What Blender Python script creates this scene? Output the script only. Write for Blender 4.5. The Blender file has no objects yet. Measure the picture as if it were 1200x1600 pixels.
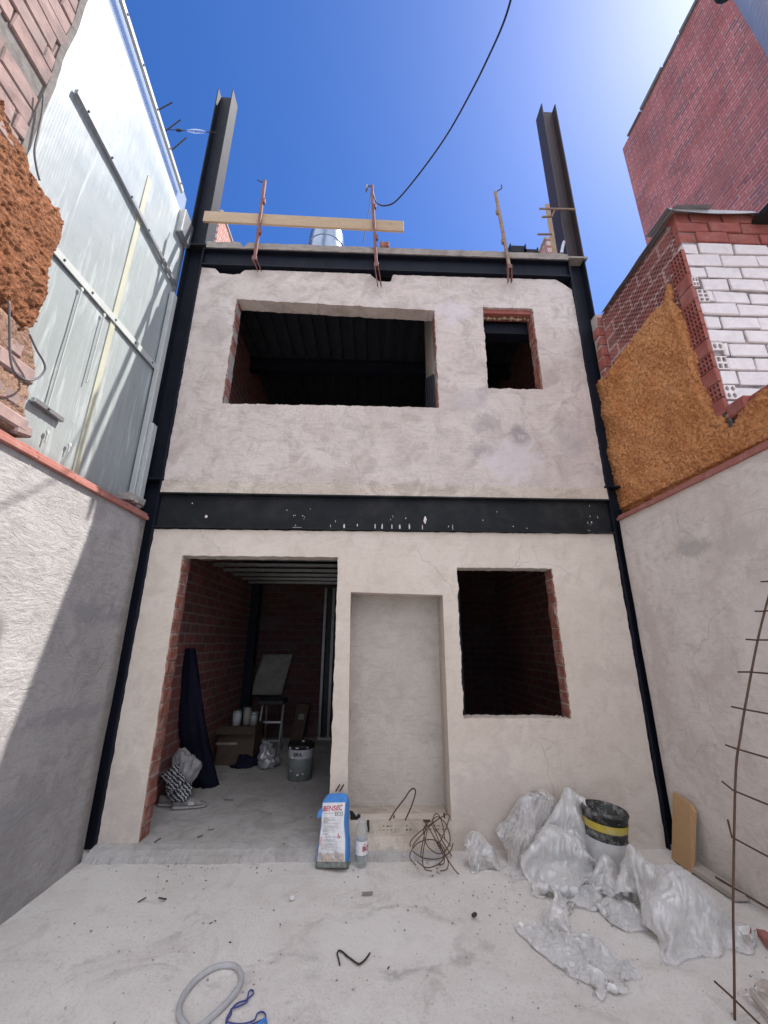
import bpy, bmesh, math, random
import numpy as np
from mathutils import Vector, Matrix, noise as mnoise
from mathutils.geometry import tessellate_polygon

random.seed(7)
RNG = np.random.default_rng(11)
scene = bpy.context.scene
COL = scene.collection
R = math.radians

# ------------------------------------------------------------------ survey
# camera solved from the photograph's vanishing points; helpers turn a sighting
# into a point on the real plane it lies on (ground, facade, side walls)
F, PITCH, YAW, ROLL, EYE = 637.908, R(17.63956), R(1.85152), R(0.30194), 1.55
cy_, sy_, cp_, sp_ = math.cos(YAW), math.sin(YAW), math.cos(PITCH), math.sin(PITCH)
FW = Vector((sy_*cp_, cy_*cp_, sp_)); RT0 = Vector((cy_, -sy_, 0)); UP0 = RT0.cross(FW)
RT = math.cos(ROLL)*RT0 + math.sin(ROLL)*UP0
UP = -math.sin(ROLL)*RT0 + math.cos(ROLL)*UP0
CAM = Vector((0, 0, EYE))
def ray(px, py): return RT*((px-600)/F) + UP*(-(py-800)/F) + FW
def gz(px, py, z=0.0): d = ray(px, py); return CAM + d*((z-EYE)/d.z)
def fy(px, py, y): d = ray(px, py); return CAM + d*(y/d.y)
def sx(px, py, x): d = ray(px, py); return CAM + d*(x/d.x)

YF = 3.816      # facade plane
XL = -2.085     # left courtyard wall face
XR = 2.451      # right courtyard wall face
XP = -2.28      # left cladding plane
XF = 2.58       # right neighbour side wall plane
ZI = 0.07       # inside floor level

# ------------------------------------------------------------------ objects
OFF = {}
def thing(name, label, cat, loc=(0, 0, 0), group=None, kind=None):
    o = bpy.data.objects.new(name, None); COL.objects.link(o)
    o.empty_display_size = 0.1
    o.location = loc; OFF[o.name] = Vector(loc)
    if kind: o['kind'] = kind
    else:
        o['label'] = label; o['category'] = cat
    if group: o['group'] = group
    return o
def obj(name, bm, mat, parent=None, smooth=False, normals=True, label=None):
    if normals: bmesh.ops.recalc_face_normals(bm, faces=bm.faces[:])
    off = OFF[parent.name] if parent else Vector((0, 0, 0))
    if parent: bmesh.ops.translate(bm, verts=bm.verts[:], vec=-off)
    me = bpy.data.meshes.new(name); bm.to_mesh(me); bm.free()
    if smooth:
        for p in me.polygons: p.use_smooth = True
    o = bpy.data.objects.new(name, me); COL.objects.link(o)
    me.materials.append(mat)
    if parent: o.parent = parent
    OFF[o.name] = off
    if label: o['label'] = label
    return o
def tag(o, label, cat, group=None):
    o['label'] = label; o['category'] = cat
    if group: o['group'] = group
    return o
def struct(o): o['kind'] = 'structure'; return o
def stuff(o, label=None):
    o['kind'] = 'stuff'
    if label: o['label'] = label; o['category'] = 'debris'
    return o

# ------------------------------------------------------------------ shapes
def B(): return bmesh.new()
def box(bm, x0, x1, y0, y1, z0, z1, bev=0.0, jit=0.0):
    vs = []
    for x in (x0, x1):
        for y in (y0, y1):
            for z in (z0, z1):
                vs.append(bm.verts.new((x+random.uniform(-jit, jit), y+random.uniform(-jit, jit), z+random.uniform(-jit, jit))))
    fs = [bm.faces.new([vs[i] for i in q]) for q in ((0,1,3,2),(4,6,7,5),(0,4,5,1),(2,3,7,6),(0,2,6,4),(1,5,7,3))]
    if bev > 0:
        es = list({e for f in fs for e in f.edges})
        bmesh.ops.bevel(bm, geom=es, offset=bev, segments=1, affect='EDGES', profile=0.5)
    return vs
def obox(bm, o, u, v, w, bev=0.0):
    """box from corner o along vectors u, v, w"""
    vs = [bm.verts.new(o + u*i + v*j + w*k) for i in (0,1) for j in (0,1) for k in (0,1)]
    fs = [bm.faces.new([vs[i] for i in q]) for q in ((0,1,3,2),(4,6,7,5),(0,4,5,1),(2,3,7,6),(0,2,6,4),(1,5,7,3))]
    if bev > 0:
        es = list({e for f in fs for e in f.edges})
        bmesh.ops.bevel(bm, geom=es, offset=bev, segments=1, affect='EDGES', profile=0.5)
def rough_loop(pts, seg=0.05, amp=0.004, seed=0.0):
    out = []
    n = len(pts)
    for i in range(n):
        a, b = Vector(pts[i]), Vector(pts[(i+1) % n])
        d = b-a; L = d.length
        if L < 1e-6: continue
        k = max(1, int(L/seg)); nn = Vector((-d.y, d.x))/L
        for j in range(k):
            p = a + d*(j/k)
            if j: p = p + nn*amp*(mnoise.noise((p.x*9+seed, p.y*9, seed)) + 1.1*mnoise.noise((p.x*31+seed, p.y*31, 3+seed)))
            out.append((p.x, p.y))
    return out
def extrude_poly(bm, outer, holes, fn, w0, w1):
    loops = [outer]+list(holes)
    tris = tessellate_polygon([[Vector((u, v, 0)) for u, v in L] for L in loops])
    flat = [p for L in loops for p in L]
    A = [bm.verts.new(fn(u, v, w0)) for u, v in flat]
    C = [bm.verts.new(fn(u, v, w1)) for u, v in flat]
    for t in tris:
        try: bm.faces.new([A[i] for i in t]); bm.faces.new([C[i] for i in reversed(t)])
        except ValueError: pass
    s = 0
    for L in loops:
        n = len(L)
        for i in range(n):
            a, b = s+i, s+(i+1) % n
            try: bm.faces.new((A[a], A[b], C[b], C[a]))
            except ValueError: pass
        s += n
FX = lambda u, v, w: (u, w, v)      # facade: u=x v=z w=y
SX = lambda u, v, w: (w, u, v)      # side walls: u=y v=z w=x
def spline(pts, n=8):
    P = [Vector(p) for p in pts]
    if len(P) < 3: return P
    out = []
    for i in range(len(P)-1):
        p0, p1, p2, p3 = P[max(i-1, 0)], P[i], P[i+1], P[min(i+2, len(P)-1)]
        for k in range(n):
            t = k/n
            out.append(0.5*((2*p1)+(p2-p0)*t+(2*p0-5*p1+4*p2-p3)*t*t+(3*p1-p0-3*p2+p3)*t**3))
    out.append(P[-1]); return out
def tube(bm, pts, r, seg=6, closed=False):
    P = [Vector(p) for p in pts]; n = len(P); rings = []
    up = Vector((0.13, 0.21, 0.97))
    for i, p in enumerate(P):
        if closed: t = P[(i+1) % n]-P[i-1]
        else: t = P[min(i+1, n-1)]-P[max(i-1, 0)]
        if t.length < 1e-9: t = Vector((0, 0, 1))
        t.normalize()
        a = t.cross(up)
        if a.length < 1e-3: a = t.cross(Vector((1, 0, 0)))
        a.normalize(); b = t.cross(a); up = b if False else up
        rr = r(i/(n-1)) if callable(r) else r
        rings.append([bm.verts.new(p+(a*math.cos(2*math.pi*k/seg)+b*math.sin(2*math.pi*k/seg))*rr) for k in range(seg)])
    for i in range(n if closed else n-1):
        A, C = rings[i], rings[(i+1) % n]
        for k in range(seg): bm.faces.new((A[k], A[(k+1) % seg], C[(k+1) % seg], C[k]))
    if not closed:
        bm.faces.new(rings[0]); bm.faces.new(list(reversed(rings[-1])))
def lathe(bm, prof, c, axis=Vector((0, 0, 1)), seg=40, cap0=True, cap1=True):
    q = Vector((0, 0, 1)).rotation_difference(axis.normalized()); rings = []
    c = Vector(c)
    for r, h in prof:
        rings.append([bm.verts.new(c+q @ Vector((r*math.cos(2*math.pi*k/seg), r*math.sin(2*math.pi*k/seg), h))) for k in range(seg)])
    for A, C in zip(rings, rings[1:]):
        for k in range(seg): bm.faces.new((A[k], A[(k+1) % seg], C[(k+1) % seg], C[k]))
    if cap0: bm.faces.new(list(reversed(rings[0])))
    if cap1: bm.faces.new(rings[-1])
def loft(bm, rings, cap=True):
    V = [[bm.verts.new(p) for p in r] for r in rings]; n = len(V[0])
    for A, C in zip(V, V[1:]):
        for k in range(n): bm.faces.new((A[k], A[(k+1) % n], C[(k+1) % n], C[k]))
    if cap: bm.faces.new(list(reversed(V[0]))); bm.faces.new(V[-1])
def rock(bm, c, r, seed):
    t = B(); bmesh.ops.create_icosphere(t, subdivisions=1, radius=1)
    q = Matrix.Rotation(seed*1.7, 3, 'Z')
    vs = {}
    sxx = (1, random.uniform(.5, 1), random.uniform(.3, .7))
    for v in t.verts:
        p = v.co*(1+.35*mnoise.noise(v.co*1.5+Vector((seed, 0, 0))))
        p = q @ Vector((p.x*sxx[0]*r, p.y*sxx[1]*r, p.z*sxx[2]*r))
        vs[v.index] = bm.verts.new(Vector(c)+p)
    for f in t.faces: bm.faces.new([vs[v.index] for v in f.verts])
    t.free()

# ------------------------------------------------------------------ materials
class NT:
    def __init__(s, name):
        s.m = bpy.data.materials.new(name); s.m.use_nodes = True
        s.t = s.m.node_tree; s.t.nodes.clear()
        s.out = s.t.nodes.new('ShaderNodeOutputMaterial')
        s.tc = s.n('ShaderNodeTexCoord').outputs['Object']
    def n(s, typ, **kw):
        nd = s.t.nodes.new('ShaderNode'+typ if not typ.startswith('ShaderNode') else typ)
        for k, v in kw.items(): setattr(nd, k, v)
        return nd
    def set(s, nd, **kw):
        for k, v in kw.items():
            i = nd.inputs[int(k[1:])] if k[0] == '_' and k[1:].isdigit() else nd.inputs[k.replace('_', ' ')]
            if isinstance(v, bpy.types.NodeSocket): s.t.links.new(v, i)
            else:
                if isinstance(v, (tuple, list)) and len(v) == 3 and i.type == 'RGBA': v = (*v, 1)
                i.default_value = v
        return nd
    def noise(s, scale, detail=6, rough=.6, dist=0., vec=None):
        nd = s.n('TexNoise'); s.set(nd, Vector=vec or s.tc, Scale=scale, Detail=detail, Roughness=rough, Distortion=dist)
        return nd.outputs['Fac']
    def voro(s, scale, feature='F1', vec=None, out='Distance'):
        nd = s.n('TexVoronoi', feature=feature); s.set(nd, Vector=vec or s.tc, Scale=scale)
        return nd.outputs[out]
    def ramp(s, fac, stops, interp='LINEAR'):
        nd = s.n('ValToRGB'); nd.color_ramp.interpolation = interp
        s.set(nd, Fac=fac); e = nd.color_ramp.elements
        while len(e) < len(stops): e.new(.5)
        for el, (p, c) in zip(e, stops):
            el.position = p; el.color = (c, c, c, 1) if not isinstance(c, (tuple, list)) else (*c, 1)
        return nd.outputs['Color']
    def mix(s, fac, a, b, mode='MIX'):
        nd = s.n('Mix', data_type='RGBA', blend_type=mode)
        nd.clamp_factor = True
        for i, v in ((0, fac), (6, a), (7, b)):
            if isinstance(v, bpy.types.NodeSocket): s.t.links.new(v, nd.inputs[i])
            else: nd.inputs[i].default_value = v if i == 0 else (*v, 1) if len(v) == 3 else v
        return nd.outputs[2]
    def math(s, op, a, b=0., c=0.):
        nd = s.n('Math', operation=op)
        for i, v in enumerate((a, b, c)):
            if isinstance(v, bpy.types.NodeSocket): s.t.links.new(v, nd.inputs[i])
            else: nd.inputs[i].default_value = v
        return nd.outputs[0]
    def sep(s, vec=None):
        nd = s.n('SeparateXYZ'); s.set(nd, Vector=vec or s.tc); return nd.outputs
    def comb(s, x=0., y=0., z=0.):
        nd = s.n('CombineXYZ'); s.set(nd, X=x, Y=y, Z=z); return nd.outputs[0]
    def scalev(s, v, k):
        nd = s.n('VectorMath', operation='MULTIPLY'); s.set(nd, _0=v); nd.inputs[1].default_value = k; return nd.outputs[0]
    def spot(s, c, r, soft=.4, wob=.25, wscale=5.):
        """1 inside a noisy blob round point c (local), 0 outside"""
        nd = s.n('VectorMath', operation='SUBTRACT'); s.set(nd, _0=s.tc); nd.inputs[1].default_value = c
        nv = s.scalev(nd.outputs[0], (1/r[0], 1/r[1], 1/r[2]))
        ln = s.n('VectorMath', operation='LENGTH'); s.set(ln, _0=nv)
        d = s.math('ADD', ln.outputs['Value'], s.math('MULTIPLY', s.math('SUBTRACT', s.noise(wscale, 8, .65), .5), wob*4))
        return s.ramp(d, [(max(0, 1-soft) if soft < 1 else 0, 1), (1, 0)])
    def bump(s, h, strength=.3, dist=.01, nrm=None):
        nd = s.n('Bump'); s.set(nd, Height=h, Strength=strength, Distance=dist)
        if nrm: s.set(nd, Normal=nrm)
        return nd.outputs[0]
    def bsdf(s, color, rough=.8, metal=0., nrm=None, spec=.3, **kw):
        nd = s.n('BsdfPrincipled'); s.set(nd, Base_Color=color, Roughness=rough, Metallic=metal)
        nd.inputs['Specular IOR Level'].default_value = spec
        if nrm: s.set(nd, Normal=nrm)
        for k, v in kw.items(): s.set(nd, **{k: v})
        s.t.links.new(nd.outputs[0], s.out.inputs[0]); return nd

def m_plaster(name, c1, c2, c3, blotches=(), bs=.35, speck=.5, dark=(.2, .19, .18), trowel=1.0, mott=1.0):
    s = NT(name)
    a = s.noise(1.3, 10, .68, .9); b = s.noise(4.2, 9, .7, .8)
    sc = s.scalev(s.tc, (1.1, 1.1, 4)); tr = s.noise(3.2, 8, .75, 2.2, sc)
    sc2 = s.scalev(s.tc, (3.5, 3.5, .8)); tv = s.noise(2.6, 8, .75, 2.0, sc2)
    col = s.mix(s.ramp(a, [(.40, 0), (.60, 1)]), c1, c2)
    col = s.mix(s.math('MULTIPLY', s.ramp(b, [(.48, 0), (.62, 1)]), .85*mott), col, c3)
    col = s.mix(s.math('MULTIPLY', s.ramp(tr, [(.5, 0), (.66, 1)]), .5*trowel), col, tuple(x*.70 for x in c1))
    col = s.mix(s.math('MULTIPLY', s.ramp(tv, [(.54, 0), (.70, 1)]), .4*trowel), col, tuple(min(.9, x*1.12) for x in c2))
    med = s.noise(19, 7, .75, .4)
    col = s.mix(s.math('MULTIPLY', s.ramp(med, [(.56, 0), (.7, 1)]), .35*mott), col, tuple(x*.66 for x in c3))
    wv = s.n('TexNoise'); s.set(wv, Vector=s.tc, Scale=2.5, Detail=6.)
    ck = s.math('MULTIPLY', s.ramp(s.voro(1.3, 'DISTANCE_TO_EDGE', s.mix(.22, s.tc, wv.outputs['Color'])), [(.0, 1), (.0045, 0)]), s.ramp(s.noise(1.1, 3), [(.52, 0), (.58, 1)]))
    col = s.mix(s.math('MULTIPLY', ck, .45), col, tuple(x*.45 for x in c1))
    fine = s.noise(90, 3, .7)
    col = s.mix(s.math('MULTIPLY', s.ramp(fine, [(.3, 1), (.5, 0)]), .25*speck), col, dark)
    sp = s.math('MULTIPLY', s.ramp(s.voro(22), [(.06, 1), (.1, 0)]), s.ramp(s.noise(2.3, 4), [(.5, 0), (.6, 1)]))
    col = s.mix(s.math('MULTIPLY', sp, .35*speck), col, dark)
    for c, r, cc, k in blotches:
        col = s.mix(s.math('MULTIPLY', s.spot(c, r, .5, .75, 7), k), col, cc)
    h = s.math('ADD', s.math('MULTIPLY', s.noise(9, 8, .65, .8), 1.2), s.math('MULTIPLY', s.noise(60, 5, .7), .35))
    h = s.math('ADD', h, s.math('MULTIPLY', tr, 1.2*trowel))
    s.bsdf(col, .92, 0, s.bump(h, bs, .022), .15); return s.m
def m_brick(name, plane, bw, bh, c1, c2, mortar, ms=.012, extra=None, bs=.6, dirt=.4, msm=.12, off=(0, 0), grey=0.25, greycol=(.16, .14, .14)):
    s = NT(name); x, y, z = s.sep()
    u = {'yz': y, 'xz': x}[plane]
    wob = s.math('MULTIPLY', s.math('SUBTRACT', s.noise(3.5, 3), .5), .02)
    v = s.comb(s.math('ADD', s.math('ADD', u, wob), 100+off[0]), s.math('ADD', s.math('ADD', z, wob), 100+off[1]), 0.)
    bt = s.n('TexBrick'); s.set(bt, Vector=v, Color1=c1, Color2=c2, Mortar=mortar, Scale=1., Mortar_Size=ms, Mortar_Smooth=msm, Bias=0., Brick_Width=bw, Row_Height=bh)
    col = bt.outputs['Color']
    # some whole bricks burnt grey: second brick lattice used as a per-brick random value
    b2 = s.n('TexBrick'); s.set(b2, Vector=v, Color1=(0, 0, 0), Color2=(1, 1, 1), Mortar=(0, 0, 0), Scale=1., Mortar_Size=ms, Mortar_Smooth=.1, Brick_Width=bw, Row_Height=bh)
    b2.offset = .5
    val = s.sep(b2.outputs['Color'])[0]
    col = s.mix(s.math('MULTIPLY', s.ramp(val, [(.78, 0), (.86, 1)]), grey), col, greycol)
    d = s.noise(1.3, 8, .65); d2 = s.noise(12, 6, .7)
    col = s.mix(s.math('MULTIPLY', s.ramp(d, [(.42, 0), (.7, 1)]), dirt), col, tuple(k*.55 for k in c1))
    col = s.mix(s.math('MULTIPLY', s.ramp(d2, [(.55, 0), (.75, 1)]), dirt*.8), col, mortar)
    if extra: col = extra(s, col, u, z)
    h = s.math('SUBTRACT', s.math('MULTIPLY', d2, .35), bt.outputs['Fac'])
    s.bsdf(col, .9, 0, s.bump(h, bs, .012), .15); return s.m
def m_simple(name, c, rough=.6, metal=0., var=.3, bump=.1, scale=12., spec=.3, c2=None, dust=0., dustc=(.45, .43, .41), **kw):
    s = NT(name); a = s.noise(scale, 7, .65, .3)
    col = s.mix(s.ramp(a, [(.35, 0), (.68, 1)]), c, c2 or tuple(k*(1-var) for k in c))
    if dust: col = s.mix(s.math('MULTIPLY', s.ramp(s.noise(scale*.6, 8, .7), [(.48, 0), (.7, 1)]), dust), col, dustc)
    rg = s.math('ADD', rough-.06, s.math('MULTIPLY', a, .12))
    s.bsdf(col, rg, metal, s.bump(s.noise(scale*4, 5, .7), bump, .004), spec, **kw); return s.m
def m_wood(name, c1, c2, axis=2, scale=3.):
    s = NT(name); k = [9, 9, 9]; k[axis] = .7
    g = s.noise(scale*1.5, 8, .65, 1.5, s.scalev(s.tc, tuple(k)))
    kn = s.ramp(s.voro(5.), [(.05, 1), (.13, 0)])
    col = s.mix(s.ramp(g, [(.3, 0), (.7, 1)]), c1, c2)
    col = s.mix(s.math('MULTIPLY', kn, .5), col, tuple(x*.35 for x in c1))
    s.bsdf(col, .75, 0, s.bump(g, .25, .004), .2); return s.m
def m_foam(name, c1, c2, c3):
    s = NT(name); a = s.noise(2.2, 6, .6); b = s.noise(38, 6, .75, .6)
    col = s.mix(s.ramp(a, [(.4, 0), (.65, 1)]), c1, c2)
    col = s.mix(s.math('MULTIPLY', s.ramp(b, [(.38, 1), (.54, 0)]), .9), col, c3)  # crevice shade painted in: dark tint in the hollows of the bump
    col = s.mix(s.math('MULTIPLY', s.ramp(s.noise(140, 2), [(.66, 0), (.74, 1)]), .5), col, tuple(min(1, x*2.0) for x in c2))
    h = s.math('ADD', b, s.math('MULTIPLY', s.noise(110, 4, .7), .5))
    s.bsdf(col, .9, 0, s.bump(h, 1., .035), .15); return s.m
def m_film(name, tint=(.95, .94, .935), clear=.44, rough=.15):
    s = NT(name)
    nr = s.bump(s.noise(16, 4, .55, 2.6, s.scalev(s.tc, (1, 1, .4))), .35, .010)
    d = s.n('BsdfDiffuse'); s.set(d, Color=tint, Normal=nr)
    t = s.n('BsdfTranslucent'); s.set(t, Color=tint, Normal=nr)
    tr = s.n('BsdfTransparent'); s.set(tr, Color=(.985, .985, .985))
    g = s.n('BsdfGlossy'); s.set(g, Color=(.95, .95, .95), Roughness=rough, Normal=nr)
    a = s.n('MixShader'); s.set(a, Fac=.28); s.t.links.new(d.outputs[0], a.inputs[1]); s.t.links.new(t.outputs[0], a.inputs[2])
    lw = s.n('LayerWeight'); s.set(lw, Blend=.45)
    # thin film: clearest where looked at square on, milky along folds and edges
    cl = s.math('MULTIPLY', s.math('SUBTRACT', 1., lw.outputs['Facing']), s.math('MULTIPLY', s.ramp(s.noise(5, 5, .6), [(.3, .5), (.65, 1.)]), clear*1.6))
    b = s.n('MixShader'); s.set(b, Fac=cl); s.t.links.new(a.outputs[0], b.inputs[1]); s.t.links.new(tr.outputs[0], b.inputs[2])
    fr = s.n('Fresnel'); s.set(fr, IOR=1.5, Normal=nr)
    c = s.n('MixShader'); s.set(c, Fac=s.math('ADD', fr.outputs[0], .05)); s.t.links.new(b.outputs[0], c.inputs[1]); s.t.links.new(g.outputs[0], c.inputs[2])
    s.t.links.new(c.outputs[0], s.out.inputs[0]); return s.m
def m_paint(name, c, rough=.55, spec=.4, dust=.25, dustc=(.22, .22, .24), bump=.05):
    return m_simple(name, c, rough, 0., .3, bump, 5., spec, None, dust, dustc)

M = {}
M['plaster_up'] = m_plaster('plaster_upper', (.545, .470, .435), (.635, .560, .525), (.435, .372, .338),
    [((1.55, 0, 3.62), (.13, .3, .17), (.310, .270, .268), .85), ((1.22, 0, 3.78), (.2, .3, .13), (.361, .318, .315), .6), ((1.15, 0, 3.45), (.16, .3, .1), (.344, .300, .296), .6),
     ((2.1, 0, 3.6), (.18, .3, .35), (.413, .365, .367), .45), ((1.05, 0, 4.05), (.258, .261, .188), (.447, .392, .395), .5), ((-1.75, 0, 4.9), (.2, .3, .35), (.396, .348, .343), .5),
     ((1.45, 0, 3.35), (.361, .261, .282), (.636, .579, .597), .55), ((.9, 0, 5.25), (.301, .261, .188), (.628, .570, .592), .5)], .4)
M['plaster_low'] = m_plaster('plaster_lower', (.607, .534, .465), (.651, .584, .519), (.554, .483, .421),
    [((1.0, 0, .35), (.440, .276, .294), (.510, .460, .426), .5), ((-1.9, 0, .3), (.2, .3, .4), (.475, .423, .392), .5)], .22, .4, trowel=.5)
M['plaster_niche'] = m_plaster('plaster_niche', (.510, .468, .421), (.561, .517, .475), (.459, .414, .372), [((.35, .33, 1.35), (.12, .5, .3), (.459, .419, .382), .5)], .3, .5)
M['render_left'] = m_plaster('cement_render_left', (0.339, 0.329, 0.325), (0.390, 0.376, 0.376), (0.299, 0.282, 0.281),
    [((.1, 3.3, 1.75), (.3, .45, .09), (.240, .234, .254), .7), ((.1, 3.35, 1.05), (.3, .5, .07), (.250, .244, .266), .65), ((.1, 3.0, .55), (.3, .6, .1), (.290, .286, .299), .5)], .55, .9)
M['render_right'] = m_plaster('cement_render_right', (.639, .578, .534), (.700, .649, .612), (.567, .506, .468),
    [((-.1, 2.95, 2.25), (.3, .18, .09), (.391, .369, .360), .7), ((-.1, 2.6, 2.2), (.3, .25, .12), (.464, .435, .426), .5), ((-.1, 3.62, 1.5), (.3, .1, .9), (.484, .429, .408), .55), ((-.1, 2.5, 1.55), (.309, .330, .360), (.721, .682, .672), .5)], .35, .7)
M['slab_edge'] = m_plaster('slab_concrete', (.56, .485, .41), (.65, .57, .49), (.43, .365, .305), (), .6, 1.2)
M['roof_conc'] = m_plaster('roof_concrete', (.30, .26, .23), (.36, .315, .28), (.22, .19, .17), (), .6, 1.2)
M['steel'] = m_paint('dark_painted_steel', (.008, .010, .020), .65, .2, .2, (.03, .033, .042))
M['steel_beam'] = m_paint('black_beam_paint', (.012, .014, .017), .65, .22, .45, (.05, .05, .05))
M['rusty_steel'] = m_simple('primed_column_steel', (.05, .03, .03), .6, .0, .4, .1, 6, .3, (.028, .027, .036))
M['grey_steel'] = m_simple('galvanised_column_flange', (.20, .22, .27), .5, .3, .3, .1, 9, .4, (.11, .13, .18))
M['jamb_brick'] = m_simple('cut_brick', (.30, .115, .085), .9, 0, .45, .5, 18, .15, (.20, .075, .06), .7, (.44, .38, .35))
M['mortar'] = m_simple('mortar', (.42, .38, .35), .95, 0, .3, .5, 25, .1)
M['int_brick'] = m_brick('inner_brickwork_lit', 'yz', .25, .108, (.27, .10, .09), (.17, .07, .066), (.26, .19, .18), .012, None, .8, .6)  # paler copy of the brickwork, light on the side walls put into colour
M['int_brick_shaded'] = m_brick('inner_brickwork_shaded', 'xz', .25, .108, (.095, .04, .04), (.07, .034, .033), (.09, .072, .07), .012, None, .8, .6)  # same brickwork in a darker copy, shade at the back painted in
M['deck'] = m_simple('dark_deck', (.045, .05, .062), .5, .2, .3, .05, 5)
M['galv'] = m_simple('galvanised_profile', (.42, .43, .44), .35, .8, .25, .05, 9)
def blotchy(s, col, u, z):
    """soot, lime runs and knocked-off faces on an old party wall"""
    sc = s.comb(0., s.math('MULTIPLY', u, .55), s.math('MULTIPLY', z, 1.5))
    col = s.mix(s.math('MULTIPLY', s.ramp(s.noise(.9, 8, .7, .8, sc), [(.48, 0), (.66, 1)]), .55), col, (.19, .105, .105))
    col = s.mix(s.math('MULTIPLY', s.ramp(s.noise(3.2, 6, .75, .5, sc), [(.58, 0), (.68, 1)]), .7), col, (.15, .075, .08))
    col = s.mix(s.math('MULTIPLY', s.ramp(s.noise(4.5, 5, .7, .5, sc), [(.66, 0), (.72, 1)]), .6), col, (.56, .42, .40))
    return s.mix(s.math('MULTIPLY', s.ramp(s.noise(1.7, 6, .6, .3, sc), [(.56, 0), (.7, 1)]), .5), col, (.50, .155, .13))
M['big_brick'] = m_brick('weathered_party_brick', 'yz', .29, .098, (.47, .13, .115), (.31, .095, .095), (.52, .34, .325), .011, blotchy, 1.0, .75, .3, (0, 0), .75, (.20, .10, .105))
M['left_brick'] = m_simple('pale_pink_brick', (.345, .24, .22), .92, 0, .3, 1., 6, .12, (.19, .14, .135), .75, (.20, .175, .165))
M['cement'] = m_simple('grey_cement', (.20, .185, .175), .95, 0, .4, .6, 16, .1)
M['foam_left'] = m_foam('sprayed_foam_brown', (.36, .15, .075), (.45, .21, .115), (.13, .042, .018))
M['foam_right'] = m_foam('sprayed_foam_orange', (.82, .36, .15), (.88, .44, .20), (.42, .15, .05))
def net(s, col, u, z):
    k = 62.
    a = s.math('ABSOLUTE', s.math('SINE', s.math('MULTIPLY', s.math('ADD', s.math('MULTIPLY', u, .75), z), k)))
    b = s.math('ABSOLUTE', s.math('SINE', s.math('MULTIPLY', s.math('SUBTRACT', s.math('MULTIPLY', u, .75), z), k)))
    m = s.math('MULTIPLY', s.ramp(a, [(.35, 0), (.55, 1)]), s.ramp(b, [(.35, 0), (.55, 1)]))
    gate = s.ramp(s.noise(2.2, 4, .6), [(.36, .25), (.52, 1)])
    return s.mix(s.math('MULTIPLY', s.math('MULTIPLY', m, gate), .85), col, (.06, .022, .02))
M['hollow_side'] = m_brick('scored_hollow_brick', 'yz', .30, .14, (.33, .135, .12), (.27, .11, .10), (.46, .32, .30), .016, net, .8, .35, .15, (.1, .02), .2)
M['red_brick'] = m_simple('red_hollow_brick', (.33, .105, .085), .9, 0, .3, .4, 12, .15, (.25, .08, .07), .25, (.42, .36, .34))
M['white_brick'] = m_simple('whitewashed_brick', (.72, .66, .66), .85, 0, .1, .7, 14, .2, (.62, .565, .56))
M['hole_shade'] = m_simple('painted_hole_shade', (.05, .045, .04), .95, 0, .3, .2)  # near-black colour standing in for the shade inside brick holes
M['coping'] = m_simple('clay_coping', (.36, .15, .125), .85, 0, .3, .3, 14, .2, (.29, .115, .095), .25, (.42, .36, .33))
M['flash'] = m_simple('zinc_flashing', (.36, .35, .36), .5, .5, .2, .1, 5, .4)
def m_clad():
    s = NT('ribbed_plastic_cladding'); x, y, z = s.sep()
    a = s.noise(1.1, 6, .6); st = s.noise(2.2, 6, .6, .6, s.scalev(s.tc, (1, 9, .8)))
    col = s.mix(s.ramp(a, [(.35, 0), (.65, 1)]), (.28, .325, .34), (.38, .42, .43))
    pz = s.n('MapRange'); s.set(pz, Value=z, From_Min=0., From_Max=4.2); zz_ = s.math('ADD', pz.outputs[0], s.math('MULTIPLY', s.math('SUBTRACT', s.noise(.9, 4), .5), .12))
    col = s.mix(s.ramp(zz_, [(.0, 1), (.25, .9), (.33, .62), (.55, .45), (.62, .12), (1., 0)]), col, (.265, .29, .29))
    col = s.mix(s.math('MULTIPLY', s.ramp(st, [(.5, 0), (.72, 1)]), .35), col, (.20, .225, .22))
    col = s.mix(s.math('MULTIPLY', s.ramp(s.noise(5, 8, .7), [(.62, 0), (.74, 1)]), .4), col, (.13, .145, .125))
    st2 = s.noise(1.7, 8, .7, 1.2, s.scalev(s.tc, (1, 7, .6)))
    col = s.mix(s.math('MULTIPLY', s.ramp(st2, [(.52, 0), (.66, 1)]), .55), col, (.52, .55, .54))
    spl = s.noise(3.4, 9, .75, 1.4, s.scalev(s.tc, (1, 2.2, 1)))
    col = s.mix(s.math('MULTIPLY', s.ramp(spl, [(.6, 0), (.68, 1)]), .5), col, (.15, .165, .14))
    h = s.math('ADD', s.math('MULTIPLY', s.math('SINE', s.math('MULTIPLY', y, 300.)), .25), s.math('MULTIPLY', s.noise(1.6, 3), 26.))
    s.bsdf(col, .33, .0, s.bump(h, .12, .004), .5); return s.m
M['clad'] = m_clad()
M['seam'] = m_simple('yellowed_tape', (.42, .42, .335), .5, 0, .15, .05, 6)
M['white_trim'] = m_simple('white_profile', (.42, .44, .43), .5, 0, .12, .05, 8)
def m_bluefilm():
    s = NT('bluish_clear_sheet')
    b = s.bsdf((.62, .70, .80), .15, 0, None, .5); b.inputs['Alpha'].default_value = .30; return s.m
M['bluestrip'] = m_bluefilm()
M['plank'] = m_wood('scaffold_plank', (.36, .26, .17), (.46, .34, .235), 0)
M['board'] = m_wood('pine_board', (.38, .235, .12), (.46, .295, .16), 2)
M['greyplank'] = m_wood('weathered_plank', (.36, .32, .28), (.44, .40, .36), 1)
M['post_red'] = m_simple('red_lead_post', (.20, .06, .05), .65, .1, .4, .2, 12, .4, (.11, .045, .042), .35, (.30, .24, .22))
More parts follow.
